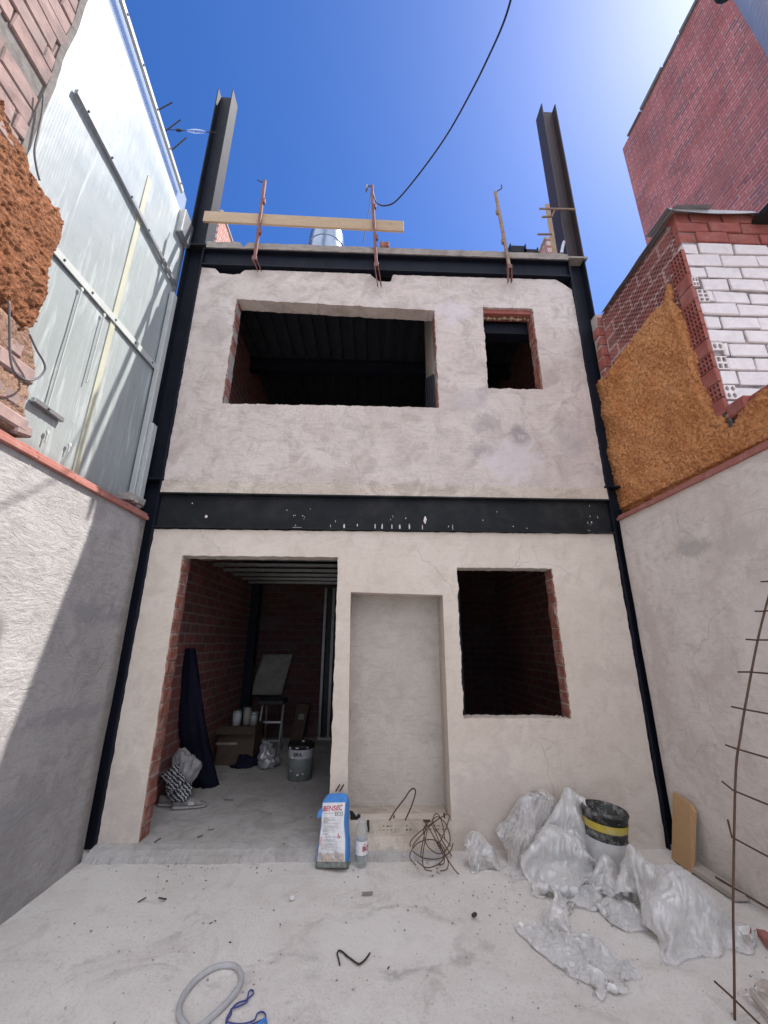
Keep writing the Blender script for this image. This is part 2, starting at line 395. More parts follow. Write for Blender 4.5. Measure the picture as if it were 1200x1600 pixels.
M['post_tan'] = m_simple('cement_crusted_post', (.30, .24, .17), .8, 0, .4, .3, 14, .2, (.22, .12, .10))
M['rust'] = m_simple('rusty_rebar', (.085, .055, .045), .8, .2, .4, .4, 40, .3, (.13, .075, .05))
M['rod_dark'] = m_simple('dark_steel_rod', (.06, .05, .048), .6, .4, .3, .2, 40, .4)
M['cable'] = m_simple('black_cable', (.03, .022, .028), .6, 0, .2, .05)
M['thinwire'] = m_simple('grey_wire', (.10, .10, .11), .6, 0, .2, .05)
M['film'] = m_film('clear_plastic_film')
M['film_c'] = m_film('thin_clear_film', (.92, .90, .90), .64, .13)
M['bag_blue'] = m_simple('blue_sack', (.05, .22, .60), .5, 0, .2, .2, 10, .4, (.07, .27, .66), .12, (.5, .5, .52))
M['bag_side'] = m_simple('sack_gusset', (.13, .19, .36), .55, 0, .25, .2, 10, .35)
M['bag_white'] = m_simple('sack_label', (.72, .72, .74), .6, 0, .08, .15, 9, .3)
M['bag_grime'] = m_simple('grimy_sack_foot', (.10, .125, .115), .8, 0, .5, .4, 30, .2, (.26, .27, .25))
M['bag_print'] = m_simple('sack_print_beige', (.62, .54, .48), .65, 0, .3, .1, 60, .3, (.36, .27, .22))
M['ink_red'] = m_simple('red_ink', (.55, .02, .07), .6, 0, .1, 0)
M['ink_grey'] = m_simple('grey_ink', (.10, .10, .11), .6, 0, .1, 0)
M['ink_soft'] = m_simple('soft_ink', (.42, .42, .44), .6, 0, .1, 0)
def m_bottle(name='clear_bottle', c=(.95, .97, .97)):
    s = NT(name)
    tr = s.n('BsdfTransparent'); s.set(tr, Color=c)
    g = s.n('BsdfGlossy'); s.set(g, Color=(1, 1, 1), Roughness=.08)
    d = s.n('BsdfDiffuse'); s.set(d, Color=(.7, .72, .73))
    lw = s.n('LayerWeight'); s.set(lw, Blend=.35)
    a = s.n('MixShader'); s.set(a, Fac=.10); s.t.links.new(tr.outputs[0], a.inputs[1]); s.t.links.new(d.outputs[0], a.inputs[2])
    b = s.n('MixShader'); s.set(b, Fac=s.math('MULTIPLY', lw.outputs['Facing'], .55)); s.t.links.new(a.outputs[0], b.inputs[1]); s.t.links.new(g.outputs[0], b.inputs[2])
    s.t.links.new(b.outputs[0], s.out.inputs[0]); return s.m
M['bottle'] = m_bottle()
M['water'] = m_bottle('water_body', (.86, .89, .9))
M['bucket'] = m_simple('black_bucket_plastic', (.020, .022, .022), .5, 0, .3, .3, 25, .4, (.03, .032, .032), .75, (.40, .39, .38))
M['yellow'] = m_simple('yellow_band', (.50, .40, .05), .55, 0, .15, .1, 25, .35, None, .65, (.45, .42, .34))
M['bucket_white'] = m_simple('whitewashed_bucket', (.60, .60, .61), .75, 0, .15, .3, 12, .2, (.48, .48, .48))
M['tin'] = m_simple('grey_tin', (.26, .28, .275), .55, .2, .3, .2, 12, .4, (.17, .19, .18), .3, (.42, .42, .42))
M['tin_white'] = m_simple('tin_paper', (.38, .38, .40), .7, 0, .2, .2, 16)
M['black'] = m_simple('black_plastic', (.015, .015, .016), .5, 0, .2, .1)
M['white'] = m_simple('white_plastic', (.72, .72, .72), .5, 0, .1, .1)
M['navy'] = m_simple('navy_cloth', (.010, .011, .024), .9, 0, .3, .3, 30, .1)
M['cloth_grey'] = m_simple('grey_cloth', (.30, .29, .30), .9, 0, .3, .3, 25, .1)
def m_stripe():
    s = NT('striped_cloth'); w = s.n('TexWave', wave_type='BANDS', bands_direction='DIAGONAL'); s.set(w, Vector=s.tc, Scale=14., Distortion=5., Detail=3., Detail_Scale=3.)
    s.bsdf(s.mix(s.ramp(w.outputs['Fac'], [(.6, 0), (.72, 1)]), (.02, .02, .03), (.35, .35, .36)), .9); return s.m
M['stripe'] = m_stripe()
M['shoe'] = m_simple('grey_suede', (.25, .23, .23), .85, 0, .3, .2, 30, .2)
M['shoe_light'] = m_simple('shoe_overlay', (.42, .41, .41), .8, 0, .2, .2, 30)
M['sole'] = m_simple('shoe_sole', (.36, .35, .34), .8, 0, .3, .2, 30)
M['galv_shaded'] = m_simple('shaded_stud', (.20, .205, .21), .45, .7, .25, .05, 9)  # darker copy of the galvanised steel, indoor shade put into its colour
M['carton'] = m_simple('brown_carton', (.09, .06, .046), .85, 0, .3, .2, 12)
M['paper'] = m_simple('dull_paper', (.26, .245, .22), .8, 0, .25, .3, 6, .2, (.19, .17, .14))
M['hose'] = m_simple('grey_hose', (.46, .46, .47), .6, 0, .15, .1, 20, .3)
M['string'] = m_simple('blue_string', (.07, .08, .27), .8, 0, .2, .2, 60)
M['duct'] = m_simple('spiral_duct_metal', (.50, .51, .55), .4, .35, .2, .05, 3)
M['dome'] = m_simple('zinc_vent', (.22, .27, .36), .25, .85, .25, .08, 6)
M['debris'] = m_simple('rubble', (.40, .37, .35), .95, 0, .5, .4, 60)
M['lead'] = m_simple('dark_chip', (.05, .047, .045), .8, 0, .4, .2)
M['ltan'] = m_simple('tan_batten', (.46, .33, .22), .8, 0, .2, .2, 10)

def m_ground():
    s = NT('courtyard_concrete')
    a = s.noise(1.1, 10, .7, .9); b = s.noise(5, 9, .75, .6); f = s.noise(60, 5, .8); f2 = s.noise(170, 3, .8)
    col = s.mix(s.ramp(a, [(.40, 0), (.60, 1)]), (0.684, 0.642, 0.601), (0.756, 0.721, 0.683))
    col = s.mix(s.math('MULTIPLY', s.ramp(b, [(.47, 0), (.62, 1)]), .7), col, (0.783, 0.752, 0.718))
    col = s.mix(s.math('MULTIPLY', s.ramp(s.noise(2.3, 10, .75, 1.1), [(.53, 0), (.64, 1)]), .6), col, (0.459, 0.425, 0.398))
    sm = s.noise(3.0, 8, .7, 2.5, s.scalev(s.tc, (.6, 2.2, 1)))
    col = s.mix(s.math('MULTIPLY', s.ramp(sm, [(.55, 0), (.66, 1)]), .55), col, (0.738, 0.708, 0.679))
    rs = s.noise(1.9, 7, .65, .6, s.scalev(s.tc, (1, 1, 1)))
    col = s.mix(s.math('MULTIPLY', s.ramp(rs, [(.60, 0), (.70, 1)]), .35), col, (0.630, 0.504, 0.458))
    c = gz(600, 1462)
    rim = s.math('SUBTRACT', s.spot((c.x, c.y, 0), (.58, .32, 1), .22, .42, 4), s.spot((c.x, c.y, 0), (.50, .255, 1), .2, .42, 4))
    inside = s.spot((c.x, c.y, 0), (.50, .255, 1), .4, .42, 4)
    gate = s.ramp(s.noise(3.2, 5), [(.46, 0), (.56, 1)])
    col = s.mix(s.math('MULTIPLY', s.math('MULTIPLY', rim, gate), .8), col, (0.414, 0.385, 0.363))
    col = s.mix(s.math('MULTIPLY', inside, .5), col, (0.720, 0.695, 0.670))
    keep = s.math('SUBTRACT', 1., s.math('MULTIPLY', inside, .45))
    col = s.mix(s.math('MULTIPLY', s.math('MULTIPLY', s.ramp(f, [(.32, 1), (.46, 0)]), keep), .65), col, (0.450, 0.425, 0.402))
    col = s.mix(s.math('MULTIPLY', s.math('MULTIPLY', s.ramp(f2, [(.34, 1), (.46, 0)]), keep), .45), col, (0.468, 0.447, 0.424))
    col = s.mix(s.math('MULTIPLY', s.ramp(f, [(.56, 0), (.70, 1)]), .6), col, (0.756, 0.726, 0.692))
    sp = s.math('MULTIPLY', s.ramp(s.voro(34), [(.06, 1), (.11, 0)]), s.ramp(s.noise(3.1, 5), [(.46, 0), (.56, 1)]))
    col = s.mix(s.math('MULTIPLY', sp, .85), col, (0.756, 0.735, 0.709))
    h = s.math('ADD', s.math('ADD', s.noise(12, 9, .75), s.math('MULTIPLY', f, .8)), s.math('MULTIPLY', f2, .35))
    s.bsdf(col, .93, 0, s.bump(s.math('MULTIPLY', h, keep), .5, .016), .15); return s.m
M['ground'] = m_ground()
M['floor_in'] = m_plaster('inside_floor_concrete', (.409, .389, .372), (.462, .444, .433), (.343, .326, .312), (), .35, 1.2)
M['earth'] = m_simple('far_ground', (.20, .18, .16), .95, 0, .3, .3, 1)

# ================================================================== SETTING
bm = B()
for a, b, c, d in ((-150, 150, -150, 150),):
    f = bm.faces.new([bm.verts.new(p) for p in ((a, c, -.02), (b, c, -.02), (b, d, -.02), (a, d, -.02))])
struct(obj('ground', bm, M['earth']))
# courtyard slab: gently uneven concrete sheet
bm = B(); nx, ny = 110, 230
g = []
for j in range(ny+1):
    row = []
    for i in range(nx+1):
        x = -2.3+i*(5.0/nx); y = -8+j*(12.2/ny)
        z = .010*mnoise.noise((x*1.3, y*1.3, 2))+.004*mnoise.noise((x*7, y*7, 5))-.004
        row.append(bm.verts.new((x, y, z)))
    g.append(row)
for j in range(ny):
    for i in range(nx): bm.faces.new((g[j][i], g[j][i+1], g[j+1][i+1], g[j+1][i]))
struct(obj('courtyard_floor', bm, M['ground'], smooth=True))

# ================================================================== HOUSE
house = thing('terraced_house', 'two storey house shell with plastered front, black steel frame and empty window openings', 'house', (0, YF, 0))
T = .17
win = [(-1.595, 5.328), (.703, 5.245), (.709, 3.948), (-1.593, 3.94)]
swin = [(1.275, 5.318), (1.87, 5.32), (1.873, 4.21), (1.262, 4.204)]
up_out = [(-2.06, 3.05), (2.385, 3.05), (2.385, 5.76), (2.26, 5.785), (2.2, 5.77)]
# notched ragged top edge under the beam
top = [(2.2, 5.772), (1.2, 5.765), (.22, 5.765), (.19, 5.66), (.05, 5.655), (.0, 5.70), (-.06, 5.765), (-1.38, 5.77), (-1.55, 5.76), (-1.60, 5.70), (-1.68, 5.685), (-1.84, 5.70), (-1.90, 5.77), (-2.06, 5.785)]
up_out = [(-2.055, 3.052), (2.385, 3.052), (2.385, 5.62), (2.30, 5.70)]+top
bm = B()
extrude_poly(bm, rough_loop(up_out, .03, .006, 1), [rough_loop(win, .025, .009, 2), rough_loop(swin, .025, .009, 3)], FX, YF, YF+T)
up_wall = obj('upper_wall', bm, M['plaster_up'], house)
door = [(-.300, .05), (-.307, 2.31), (-1.757, 2.308), (-1.750, .05)]
rwin = [(.817, 2.224), (1.728, 2.226), (1.741, .93), (.813, .93)]
niche = [(-.18, 1.986), (.672, 1.966), (.672, .19), (-.155, .19)]
low_out = [(-2.058, -.04), (-1.752, -.04), (-1.752, .06), (-1.757, 2.308), (-.307, 2.31), (-.300, .06), (-.296, -.04), (2.38, -.04), (2.38, 2.57), (-2.058, 2.56)]
bm = B()
extrude_poly(bm, rough_loop(low_out, .03, .005, 4), [rough_loop(rwin, .025, .010, 5), rough_loop(niche, .06, .003, 6)], FX, YF, YF+T)
low_wall = obj('lower_wall', bm, M['plaster_low'], house)
# niche lining
bm = B()
y0, y1 = YF+T, YF+.34
box(bm, -.19, .682, y1, y1+.05, .10, 2.05)
box(bm, -.23, -.183, y0, y1+.05, .10, 2.05); box(bm, .675, .72, y0, y1+.05, .10, 2.05); box(bm, -.19, .682, y0, y1, 1.99, 2.04)
obj('niche_lining', bm, M['plaster_niche'], house)
bm = B(); box(bm, -.153, .668, YF+.01, y1-.002, .0, .188); obj('niche_sill', bm, M['slab_edge'], house)
# row of cut perforated bricks on the niche sill
t = B()
xx = .02
while xx < .62:
    w = random.uniform(.19, .23)
    rect = rough_loop([(xx, .122), (xx+w, .122), (xx+w, .192), (xx, .192)], .02, .004, xx)
    hl = []
    for i in range(6):
        for j in range(2):
            hx = xx+.02+i*(w-.03)/6; hz = .137+j*.026
            if mnoise.noise((hx*14, hz*9, 2)) > -.12: hl.append([(hx, hz+random.uniform(0, .003)), (hx+random.uniform(.011, .02), hz+.002), (hx+random.uniform(.010, .019), hz+random.uniform(.008, .014)), (hx+.001, hz+random.uniform(.007, .012))])
    extrude_poly(t, rect, hl, FX, YF-.012, YF+.06)
    xx += w+.001
obj('perforated_brick', t, M['slab_edge'], house)
t = B(); box(t, .0, .64, YF-.002, YF+.05, .125, .19); obj('sill_hole_shade', t, M['hole_shade'], house)  # dark block filling the perforations, their shade put in as colour

# cut brick reveals
def jamb(xz0, xz1, side, y0=YF+.012, y1=YF+.155, prot=.012):
    """stack of cut bricks lining a reveal between two (x,z) points; side=+1 faces +x"""
    bm = B(); (xa, za), (xb, zb) = xz0, xz1
    z = za; k = 0
    mb = B()
    while z < zb-.02:
        h = random.uniform(.092, .106); h = min(h, zb-z)
        t = (z-za)/(zb-za); x = xa+(xb-xa)*t
        p = prot+random.uniform(-.006, .008)
        yy = y0+random.uniform(-.006, .006)
        if side > 0: box(bm, x-.06, x+p, yy, y1, z, z+h, .004, .002)
        else: box(bm, x-p, x+.06, yy, y1, z, z+h, .004, .002)
        z += h+.010; k += 1
    b1 = obj('brick_reveal', bm, M['jamb_brick'], house)
    t0, t1 = (xa, xb)
    vs = [(xa-.05*side, za), (xa+.006*side, za), (xb+.006*side, zb), (xb-.05*side, zb)]
    extrude_poly(mb, vs, [], FX, y0+.012, y1-.004)
    obj('mortar_bed', mb, M['mortar'], house)
jamb((-1.752, .07), (-1.757, 2.30), 1)
jamb((1.741, .935), (1.728, 2.22), -1)
jamb((.709, 3.955), (.704, 5.235), -1, prot=.006)
jamb((1.873, 4.22), (1.87, 5.31), -1)
jamb((-1.593, 3.95), (-1.595, 5.32), 1, prot=.004)
bm = B(); box(bm, 1.28, 1.87, YF+.03, YF+.16, 5.262, 5.33, .004); obj('lintel_brick', bm, M['red_brick'], house)
bm = B()
for i in range(14):
    rock(bm, (1.32+i*.04+random.uniform(-.01, .01), YF+.10, 5.245+random.uniform(-.01, .008)), random.uniform(.018, .034), i*1.3)
obj('foam_fill', bm, M['ltan'], house, True)
bm = B(); box(bm, 1.24, 1.90, YF+T+.002, YF+T+.15, 5.10, 5.25); obj('window_beam', bm, M['steel'], house)

# steel frame
def hcol(bm, x0, x1, y0, y1, z0, z1):
    tf, tw = .013, .010; ym = (y0+y1)/2
    box(bm, x0, x0+tf, y0, y1, z0, z1); box(bm, x1-tf, x1, y0, y1, z0, z1); box(bm, x0+tf, x1-tf, ym-tw/2, ym+tw/2, z0, z1)
for side, (x0, x1) in (('l', (-2.275, -2.06)), ('r', (2.388, 2.60))):
    bm = B(); hcol(bm, x0, x1, YF-.022, YF+.18, -.01, 3.055)
    c1 = obj('steel_column', bm, M['steel'], house)
    bm = B(); hcol(bm, x0, x1, YF-.022, YF+.18, 3.073, 6.085)
    c2 = obj('steel_column', bm, M['steel'], house)
    bm = B(); box(bm, x0-.02, x1+.012, YF-.034, YF+.2, 3.056, 3.072); obj('splice_plate', bm, M['steel'], c1)
    bm = B(); box(bm, x0-.022, x1+.03, YF-.04, YF+.22, 6.086, 6.112); obj('splice_plate', bm, M['roof_conc'] if side == 'r' else M['steel_beam'], c2)
    bm = B(); tz = 9.05
    hcol(bm, x0+.0, x1, YF-.022, YF+.18, 6.109, tz)
    obj('upper_steel_column', bm, M['steel'] if side == 'l' else M['rusty_steel'], house)
def ibeam(bm, x0, x1, z0, z1, y0, dep=.12):
    tf, tw = .014, .01
    box(bm, x0, x1, y0, y0+dep, z0, z0+tf); box(bm, x0, x1, y0, y0+dep, z1-tf, z1); box(bm, x0, x1, y0+dep*.45, y0+dep*.45+tw, z0+tf, z1-tf)
bm = B(); ibeam(bm, -2.056, 2.384, 2.572, 2.925, YF-.03); fb = obj('steel_beam', bm, M['steel_beam'], house)
bm = B(); ibeam(bm, -2.056, 2.384, 5.80, 6.05, YF-.03); obj('steel_beam', bm, M['steel'], house)
# plaster splashes on the lower beam web
bm = B()
yw = YF-.03+.12*.45-.0015
def splat(x, z, rx, rz):
    n = 9; vs = [bm.verts.new((x+rx*math.cos(a)*(1+random.uniform(-.35, .35)), yw-.001, z+rz*math.sin(a)*(1+random.uniform(-.3, .3)))) for a in [2*math.pi*i/n for i in range(n)]]
    c = bm.verts.new((x, yw-.004, z))
    for i in range(n): bm.faces.new((vs[i], vs[(i+1) % n], c))
for i in range(9): splat(random.gauss(.05, .35), 2.62+abs(random.gauss(0, .05)), random.uniform(.002, .006), random.uniform(.004, .016))
for i in range(7): splat(random.gauss(-.72, .1), random.gauss(2.76, .04), random.uniform(.002, .006), random.uniform(.002, .008))
for i in range(8): splat(random.gauss(2.18, .06), 2.60+abs(random.gauss(0, .12)), random.uniform(.002, .007), random.uniform(.003, .014))
for i in range(4): splat(random.gauss(1.45, .2), random.gauss(2.7, .06), random.uniform(.002, .005), random.uniform(.002, .007))
for i in range(9): splat(random.gauss(.3, .3), 2.615, random.uniform(.004, .008), random.uniform(.02, .04))
splat(-.72, 2.597, .05, .007); splat(.53, 2.70, .014, .04); splat(-1.75, 2.83, .006, .008); splat(-1.6, 2.70, .012, .018)
obj('plaster_splash', bm, M['white_brick'], fb)['kind'] = 'stuff'
# slabs
def ragged_slab(name, x0, x1, yf, yb, z0, z1, mat, n=90, ampz=.006, ampy=.008, seed=0, gap=None):
    bm = B(); prev = None
    for i in range(n+1):
        x = x0+(x1-x0)*i/n
        dz = ampz*(mnoise.noise((x*6, seed, 1))+mnoise.noise((x*23, seed, 4))); dy = ampy*mnoise.noise((x*11, seed, 8))
        zt = z1+dz
        if gap and gap[0] < x < gap[1]: zt = z0+.25*(z1-z0)
        c = [bm.verts.new(p) for p in ((x, yf+dy, z0+.4*dz), (x, yf+dy+.006, zt), (x, yb, z1), (x, yb, z0))]
        if prev:
            for k in range(4): bm.faces.new((prev[k], prev[(k+1) % 4], c[(k+1) % 4], c[k]))
        else: bm.faces.new(c)
        prev = c
    bm.faces.new(list(reversed(prev)))
    return obj(name, bm, mat, house)
ragged_slab('floor_slab', -2.055, 2.384, YF-.022, 7.5, 2.928, 3.049, M['slab_edge'], seed=1, ampz=.004)
ragged_slab('roof_slab', -2.03, 2.384, YF-.042, 7.6, 6.052, 6.15, M['roof_conc'], seed=2, ampz=.010, gap=(-1.63, -1.56))
# ground floor slab with a broken front edge
bm = B(); prev = None; n = 260
for i in range(n+1):
    x = -2.06+2.64*i/n
    e = .028*mnoise.noise((x*4, 1, 1))+.016*mnoise.noise((x*15, 2, 1))+.010*mnoise.noise((x*45, 2, 1))
    zt = ZI+.006*mnoise.noise((x*9, 4, 1))
    c = [bm.verts.new(p) for p in ((x, 3.655+e*.7, -.02), (x, 3.685+e, .03+.01*mnoise.noise((x*14, 7, 0))), (x, 3.735+e, zt-.012), (x, 3.80, zt-.002), (x, 7.5, ZI), (x, 7.5, -.02))]
    if prev:
        for k in range(6): bm.faces.new((prev[k], prev[(k+1) % 6], c[(k+1) % 6], c[k]))
    else: bm.faces.new(c)
    prev = c
bm.faces.new(list(reversed(prev)))
obj('ground_slab', bm, M['floor_in'], house)
bm = B(); box(bm, .585, 2.38, YF+T+.001, 7.5, -.02, ZI); obj('ground_slab', bm, M['floor_in'], house)
# low rough footing in front of the niche
ragged = B(); prev = None
for i in range(40):
    x = -.16+.80*i/39
    e = .02*mnoise.noise((x*8, 5, 1))
    c = [ragged.verts.new(p) for p in ((x, 3.70+e, -.02), (x, 3.715+e, .05+.008*mnoise.noise((x*20, 7, 0))), (x, 3.765+e*.5, .118+.006*mnoise.noise((x*17, 1, 2))), (x, 3.813, .124), (x, 3.813, -.02))]
    if prev:
        for k in range(5): ragged.faces.new((prev[k], prev[(k+1) % 5], c[(k+1) % 5], c[k]))
    else: ragged.faces.new(c)
    prev = c
ragged.faces.new(list(reversed(prev)))
obj('footing', ragged, M['slab_edge'], house)
# inside
bm = B(); box(bm, -2.12, -2.0, YF+T+.002, 7.45, ZI, 6.05); obj('side_wall', bm, M['int_brick'], house)
bm = B(); box(bm, 2.26, 2.384, YF+.182, 7.45, ZI, 6.05); obj('side_wall', bm, M['int_brick'], house)
bm = B(); box(bm, -2.12, 2.384, 7.452, 7.6, ZI, 6.05); obj('back_wall', bm, M['int_brick_shaded'], house)
bm = B(); box(bm, .70, .78, YF+.40, 7.44, ZI, 2.60); obj('partition_wall', bm, M['deck'], house)
bm = B(); box(bm, -.30, -.24, 5.9, 7.44, ZI, 2.60); obj('partition_wall', bm, M['deck'], house)
bm = B(); box(bm, -2.03, -1.87, 7.05, 7.2, ZI, 2.6); obj('inner_column', bm, M['steel'], house)
bm = B(); extrude_poly(bm, [(YF+T+.003, 4.50), (4.75, 4.98), (4.75, 6.04), (YF+T+.003, 6.04)], [], SX, .72, .80); obj('partition_wall', bm, M['plaster_niche'], house)
bm = B(); extrude_poly(bm, [(YF+T+.003, 3.06), (4.75, 3.06), (4.75, 4.975), (YF+T+.003, 4.495)], [], SX, .73, .80); obj('partition_wall', bm, M['int_brick'], house)
for yy in (4.12, 4.3, 4.48, 4.66):
    bm = B(); box(bm, .695, .728, yy, yy+.05, 3.06, 4.52+(yy-4.0)*.62); obj('metal_stud', bm, M['deck'], house)
bm = B()
for k in range(22):   # corrugated deck under the roof slab, ribs running to the back
    x = -1.98+k*.195
    box(bm, x, x+.11, YF+.2, 7.44, 5.93, 5.99)
box(bm, -2.0, 2.26, YF+.12, 7.44, 5.992, 6.045)
obj('roof_deck', bm, M['deck'], house)
bm = B(); ibeam(bm, -1.99, 2.25, 5.70, 5.92, 5.6); obj('inner_beam', bm, M['steel'], house)
bm = B(); box(bm, -1.995, 2.255, YF+.2, 7.44, 2.86, 2.92); obj('ceiling_deck', bm, M['deck'], house)
for k, y in enumerate((4.75, 5.15, 5.55, 5.95, 6.35, 6.75)):
    bm = B(); zz = 2.45; box(bm, -1.98, -.1, y, y+.003, zz, zz+.035); box(bm, -1.98, -.1, y, y+.045, zz-.002, zz); box(bm, -1.98, -.1, y+.042, y+.045, zz, zz+.035)
    obj('ceiling_channel', bm, M['galv'], house)
def cstud(x, y, z0=ZI, z1=2.45):
    bm = B(); box(bm, x, x+.045, y, y+.002, z0, z1); box(bm, x, x+.002, y, y+.07, z0, z1); box(bm, x+.043, x+.045, y, y+.02, z0, z1)
    obj('metal_stud', bm, M['galv_shaded'], house)
cstud(-.80, 7.28); cstud(-.53, 7.0); cstud(-.66, 7.3); cstud(-.345, 5.85)
bm = B(); box(bm, -.745, -.47, 7.37, 7.39, ZI+.002, 2.44); obj('gap_shade_sheet', bm, M['black'], house)  # black sheet added as the darkness of the gap between the studs
bm = B(); box(bm, -.80, -.40, 7.24, 7.32, ZI, ZI+.03); obj('stud_track', bm, M['galv'], house)
for x, y in ((.98, 6.9), (1.15, 7.2), (1.52, 7.2)): cstud(x, y)

# ================================================================== LEFT SIDE
lw = thing('courtyard_wall', 'grey cement rendered courtyard wall on the left, half in bright sun', 'wall', (XL-.1, 0, 0))
bm = B()
ZL = 2.605
ny_, nz_ = 90, 40
g = []
for j in range(nz_+1):
    row = []
    for i in range(ny_+1):
        y = -8+i*(11.70/ny_); z = -.02+j*((ZL+.02)/nz_)
        x = XL+.006*mnoise.noise((y*1.7, z*1.7, 3))+.002*mnoise.noise((y*8, z*8, 5))
        row.append(bm.verts.new((x, y, z)))
    g.append(row)
for j in range(nz_):
    for i in range(ny_): bm.faces.new((g[j][i], g[j+1][i], g[j+1][i+1], g[j][i+1]))
box(bm, XL-.25, XL-.02, -8, 3.695, -.02, ZL)
# close the far end of the render coat
for j in range(nz_):
    a, b = g[j][ny_], g[j+1][ny_]
    bm.faces.new((a, b, bm.verts.new((XL-.02, 3.70, b.co.z)), bm.verts.new((XL-.02, 3.70, a.co.z))))
obj('render', bm, M['render_left'], lw, True, normals=False)
bm = B(); y = -3.9
while y < 3.66:
    L = min(.33, 3.70-y); d = random.uniform(-.003, .003)
    box(bm, XL-.16, XL+.028+d, y, y+L-.003, ZL+.001+d, ZL+.034+d, .004)
    box(bm, XL-.16, XL+.012+d, y, y+L-.004, ZL+.035+d, ZL+.062+d, .004)
    y += L
obj('coping', bm, M['coping'], lw)

# cladding
clad = thing('plastic_cladding', 'tall translucent white ribbed plastic sheeting above the left courtyard wall', 'cladding', (XP, 2, 2.66))
def ztop(y): return 6.38+(3.43-y)*.23
bm = B(); pr = None; n = 80
for i in range(n+1):
    y = -2+5.80*i/n; w = .003*math.sin(y*3.1)+.002*mnoise.noise((y*4, 1, 1))-.008
    c = [bm.verts.new((XP+w+.005*mnoise.noise((y*2, k*.8, 9)), y, 2.55+(ztop(y)-2.55)*k/14)) for k in range(15)]
    if pr:
        for k in range(14): bm.faces.new((pr[k], c[k], c[k+1], pr[k+1]))
    pr = c
ret = bmesh.ops.extrude_face_region(bm, geom=bm.faces[:])
bmesh.ops.translate(bm, verts=[v for v in ret['geom'] if isinstance(v, bmesh.types.BMVert)], vec=(-.012, 0, 0))
obj('sheet', bm, M['clad'], clad, True)
bm = B()
for k in range(30):
    y0 = -2+k*.192; y1 = y0+.19
    pass
extrude_poly(bm, [(-2, ztop(-2)-.05), (3.66, ztop(3.66)-.05), (3.66, ztop(3.66)+.34), (-2, ztop(-2)+.34)], [], SX, XP-.03, XP-.024)
obj('top_sheet', bm, M['bluestrip'], clad)
def side_rail(p, q, name, mat, h=.045, d=.03, x=XP+.004, y0=None):
    a = sx(*p, x); b = sx(*q, x); v = b-a
    if y0 is not None: a = a+v*((y0-a.y)/v.y); v = b-a
    bm = B(); obox(bm, a, v, Vector((0, 0, h)), Vector((d, 0, 0)), .003)
    m = v.length
    o = obj(name, bm, mat, clad)
    k = .12
    while k < m-.05:
        p_ = a+v*(k/m)+Vector((d+.002, 0, h*.5))
        if p_.y > 1.6:
            bm = B(); lathe(bm, [(.009, 0), (.009, .005), (.004, .008)], p_, Vector((1, 0, 0)), 10); obj('screw', bm, M['ink_grey'], o)
        k += .31
side_rail((115, 145), (272, 448), 'rail', M['galv'])
side_rail((188, 10), (282, 302), 'top_rail', M['white_trim'], .06, .03, y0=-1.5)
side_rail((93, 408), (246, 583), 'rail', M['white_trim'], .07, .012, y0=1.0)
side_rail((47, 627), (93, 660), 'rail', M['galv'], .035, .03)
bm = B(); a = sx(240, 262, XP+.012); box(bm, XP-.010, XP+.0035, a.y-.03, a.y+.03, 2.68, 5.98); obj('tape_seam', bm, M['seam'], clad)
for (pa, pb) in (((128, 452), (72, 640)), ((163, 492), (138, 600)), ((75, 675), (68, 690)), ((109, 695), (104, 705))):
    a, b = sx(*pa, XP+.018), sx(*pb, XP+.018); bm = B(); tube(bm, [a, (a.x, a.y, b.z)], .006); lathe(bm, [(.014, -.004), (.014, .006)], a, Vector((1, 0, 0)), 12)
    obj('fixing_rod', bm, M['white_trim'], clad)
bm = B(); box(bm, XP+.004, XP+.055, 3.66, 3.74, 2.72, 5.25, .006); obj('edge_profile', bm, M['white_trim'], clad)
bm = B(); box(bm, XP+.056, XP+.10, 3.68, 3.76, 2.75, 3.62, .006); obj('edge_profile', bm, M['white_trim'], clad)
bm = B(); box(bm, XP-.10, XP+.06, 3.55, 3.78, 6.02, 6.36, .01, .01); obj('corner_flashing', bm, M['galv'], clad)

# neighbour's broken wall with foam
nb = thing('broken_brick_wall', 'end of a pale pink brick wall with brown sprayed foam, upper left of the courtyard', 'wall', (-2.1, 1.5, 2.66))
XB = -2.05
bm = B()
z = 4.05; row = 0
cut = random.Random(5)
while z < 9:
    h = .128; y = -3+cut.uniform(0, .3)
    yend = 1.70+.02*mnoise.noise((z*3, 0, 0))
    while y < yend:
        LB = cut.uniform(.34, .46); L = min(LB, yend-y)
        if L > .04:
            q = cut.random(); d = cut.uniform(-.008, .006)
            if q > .09: box(bm, XB-.12, XB+d, y+.003, y+L-.004, z+cut.uniform(0, .004), z+h-.006, .008, .006)
            else: box(bm, XB-.12, XB-.025, y+.006, y+L-.006, z, z+h-.012, .01, .008)
        y += LB
    z += h; row += 1
obj('brickwork', bm, M['left_brick'], nb)
bm = B(); box(bm, XB-.13, XB-.016, -3, 1.69, 4.0, 9); obj('mortar_bed', bm, M['cement'], nb)
bm = B(); pr = None
for k in range(60):
    z = 4.25+4.7*k/59; r = .02+.008*mnoise.noise((z*5, 2, 2)); y = 1.705+.02*mnoise.noise((z*3, 0, 0))
    c = [bm.verts.new(p) for p in ((XB-.14, y-.02, z), (XB+.004, y-.03, z), (XB+.010+.006*mnoise.noise((z*11, 1, 0)), y+r*.4, z), (XB-.03, y+r+.012, z), (XB-.14, y+r+.012, z))]
    if pr:
        for i in range(5): bm.faces.new((pr[i], pr[(i+1) % 5], c[(i+1) % 5], c[i]))
    pr = c
obj('cement_edge', bm, M['cement'], nb)
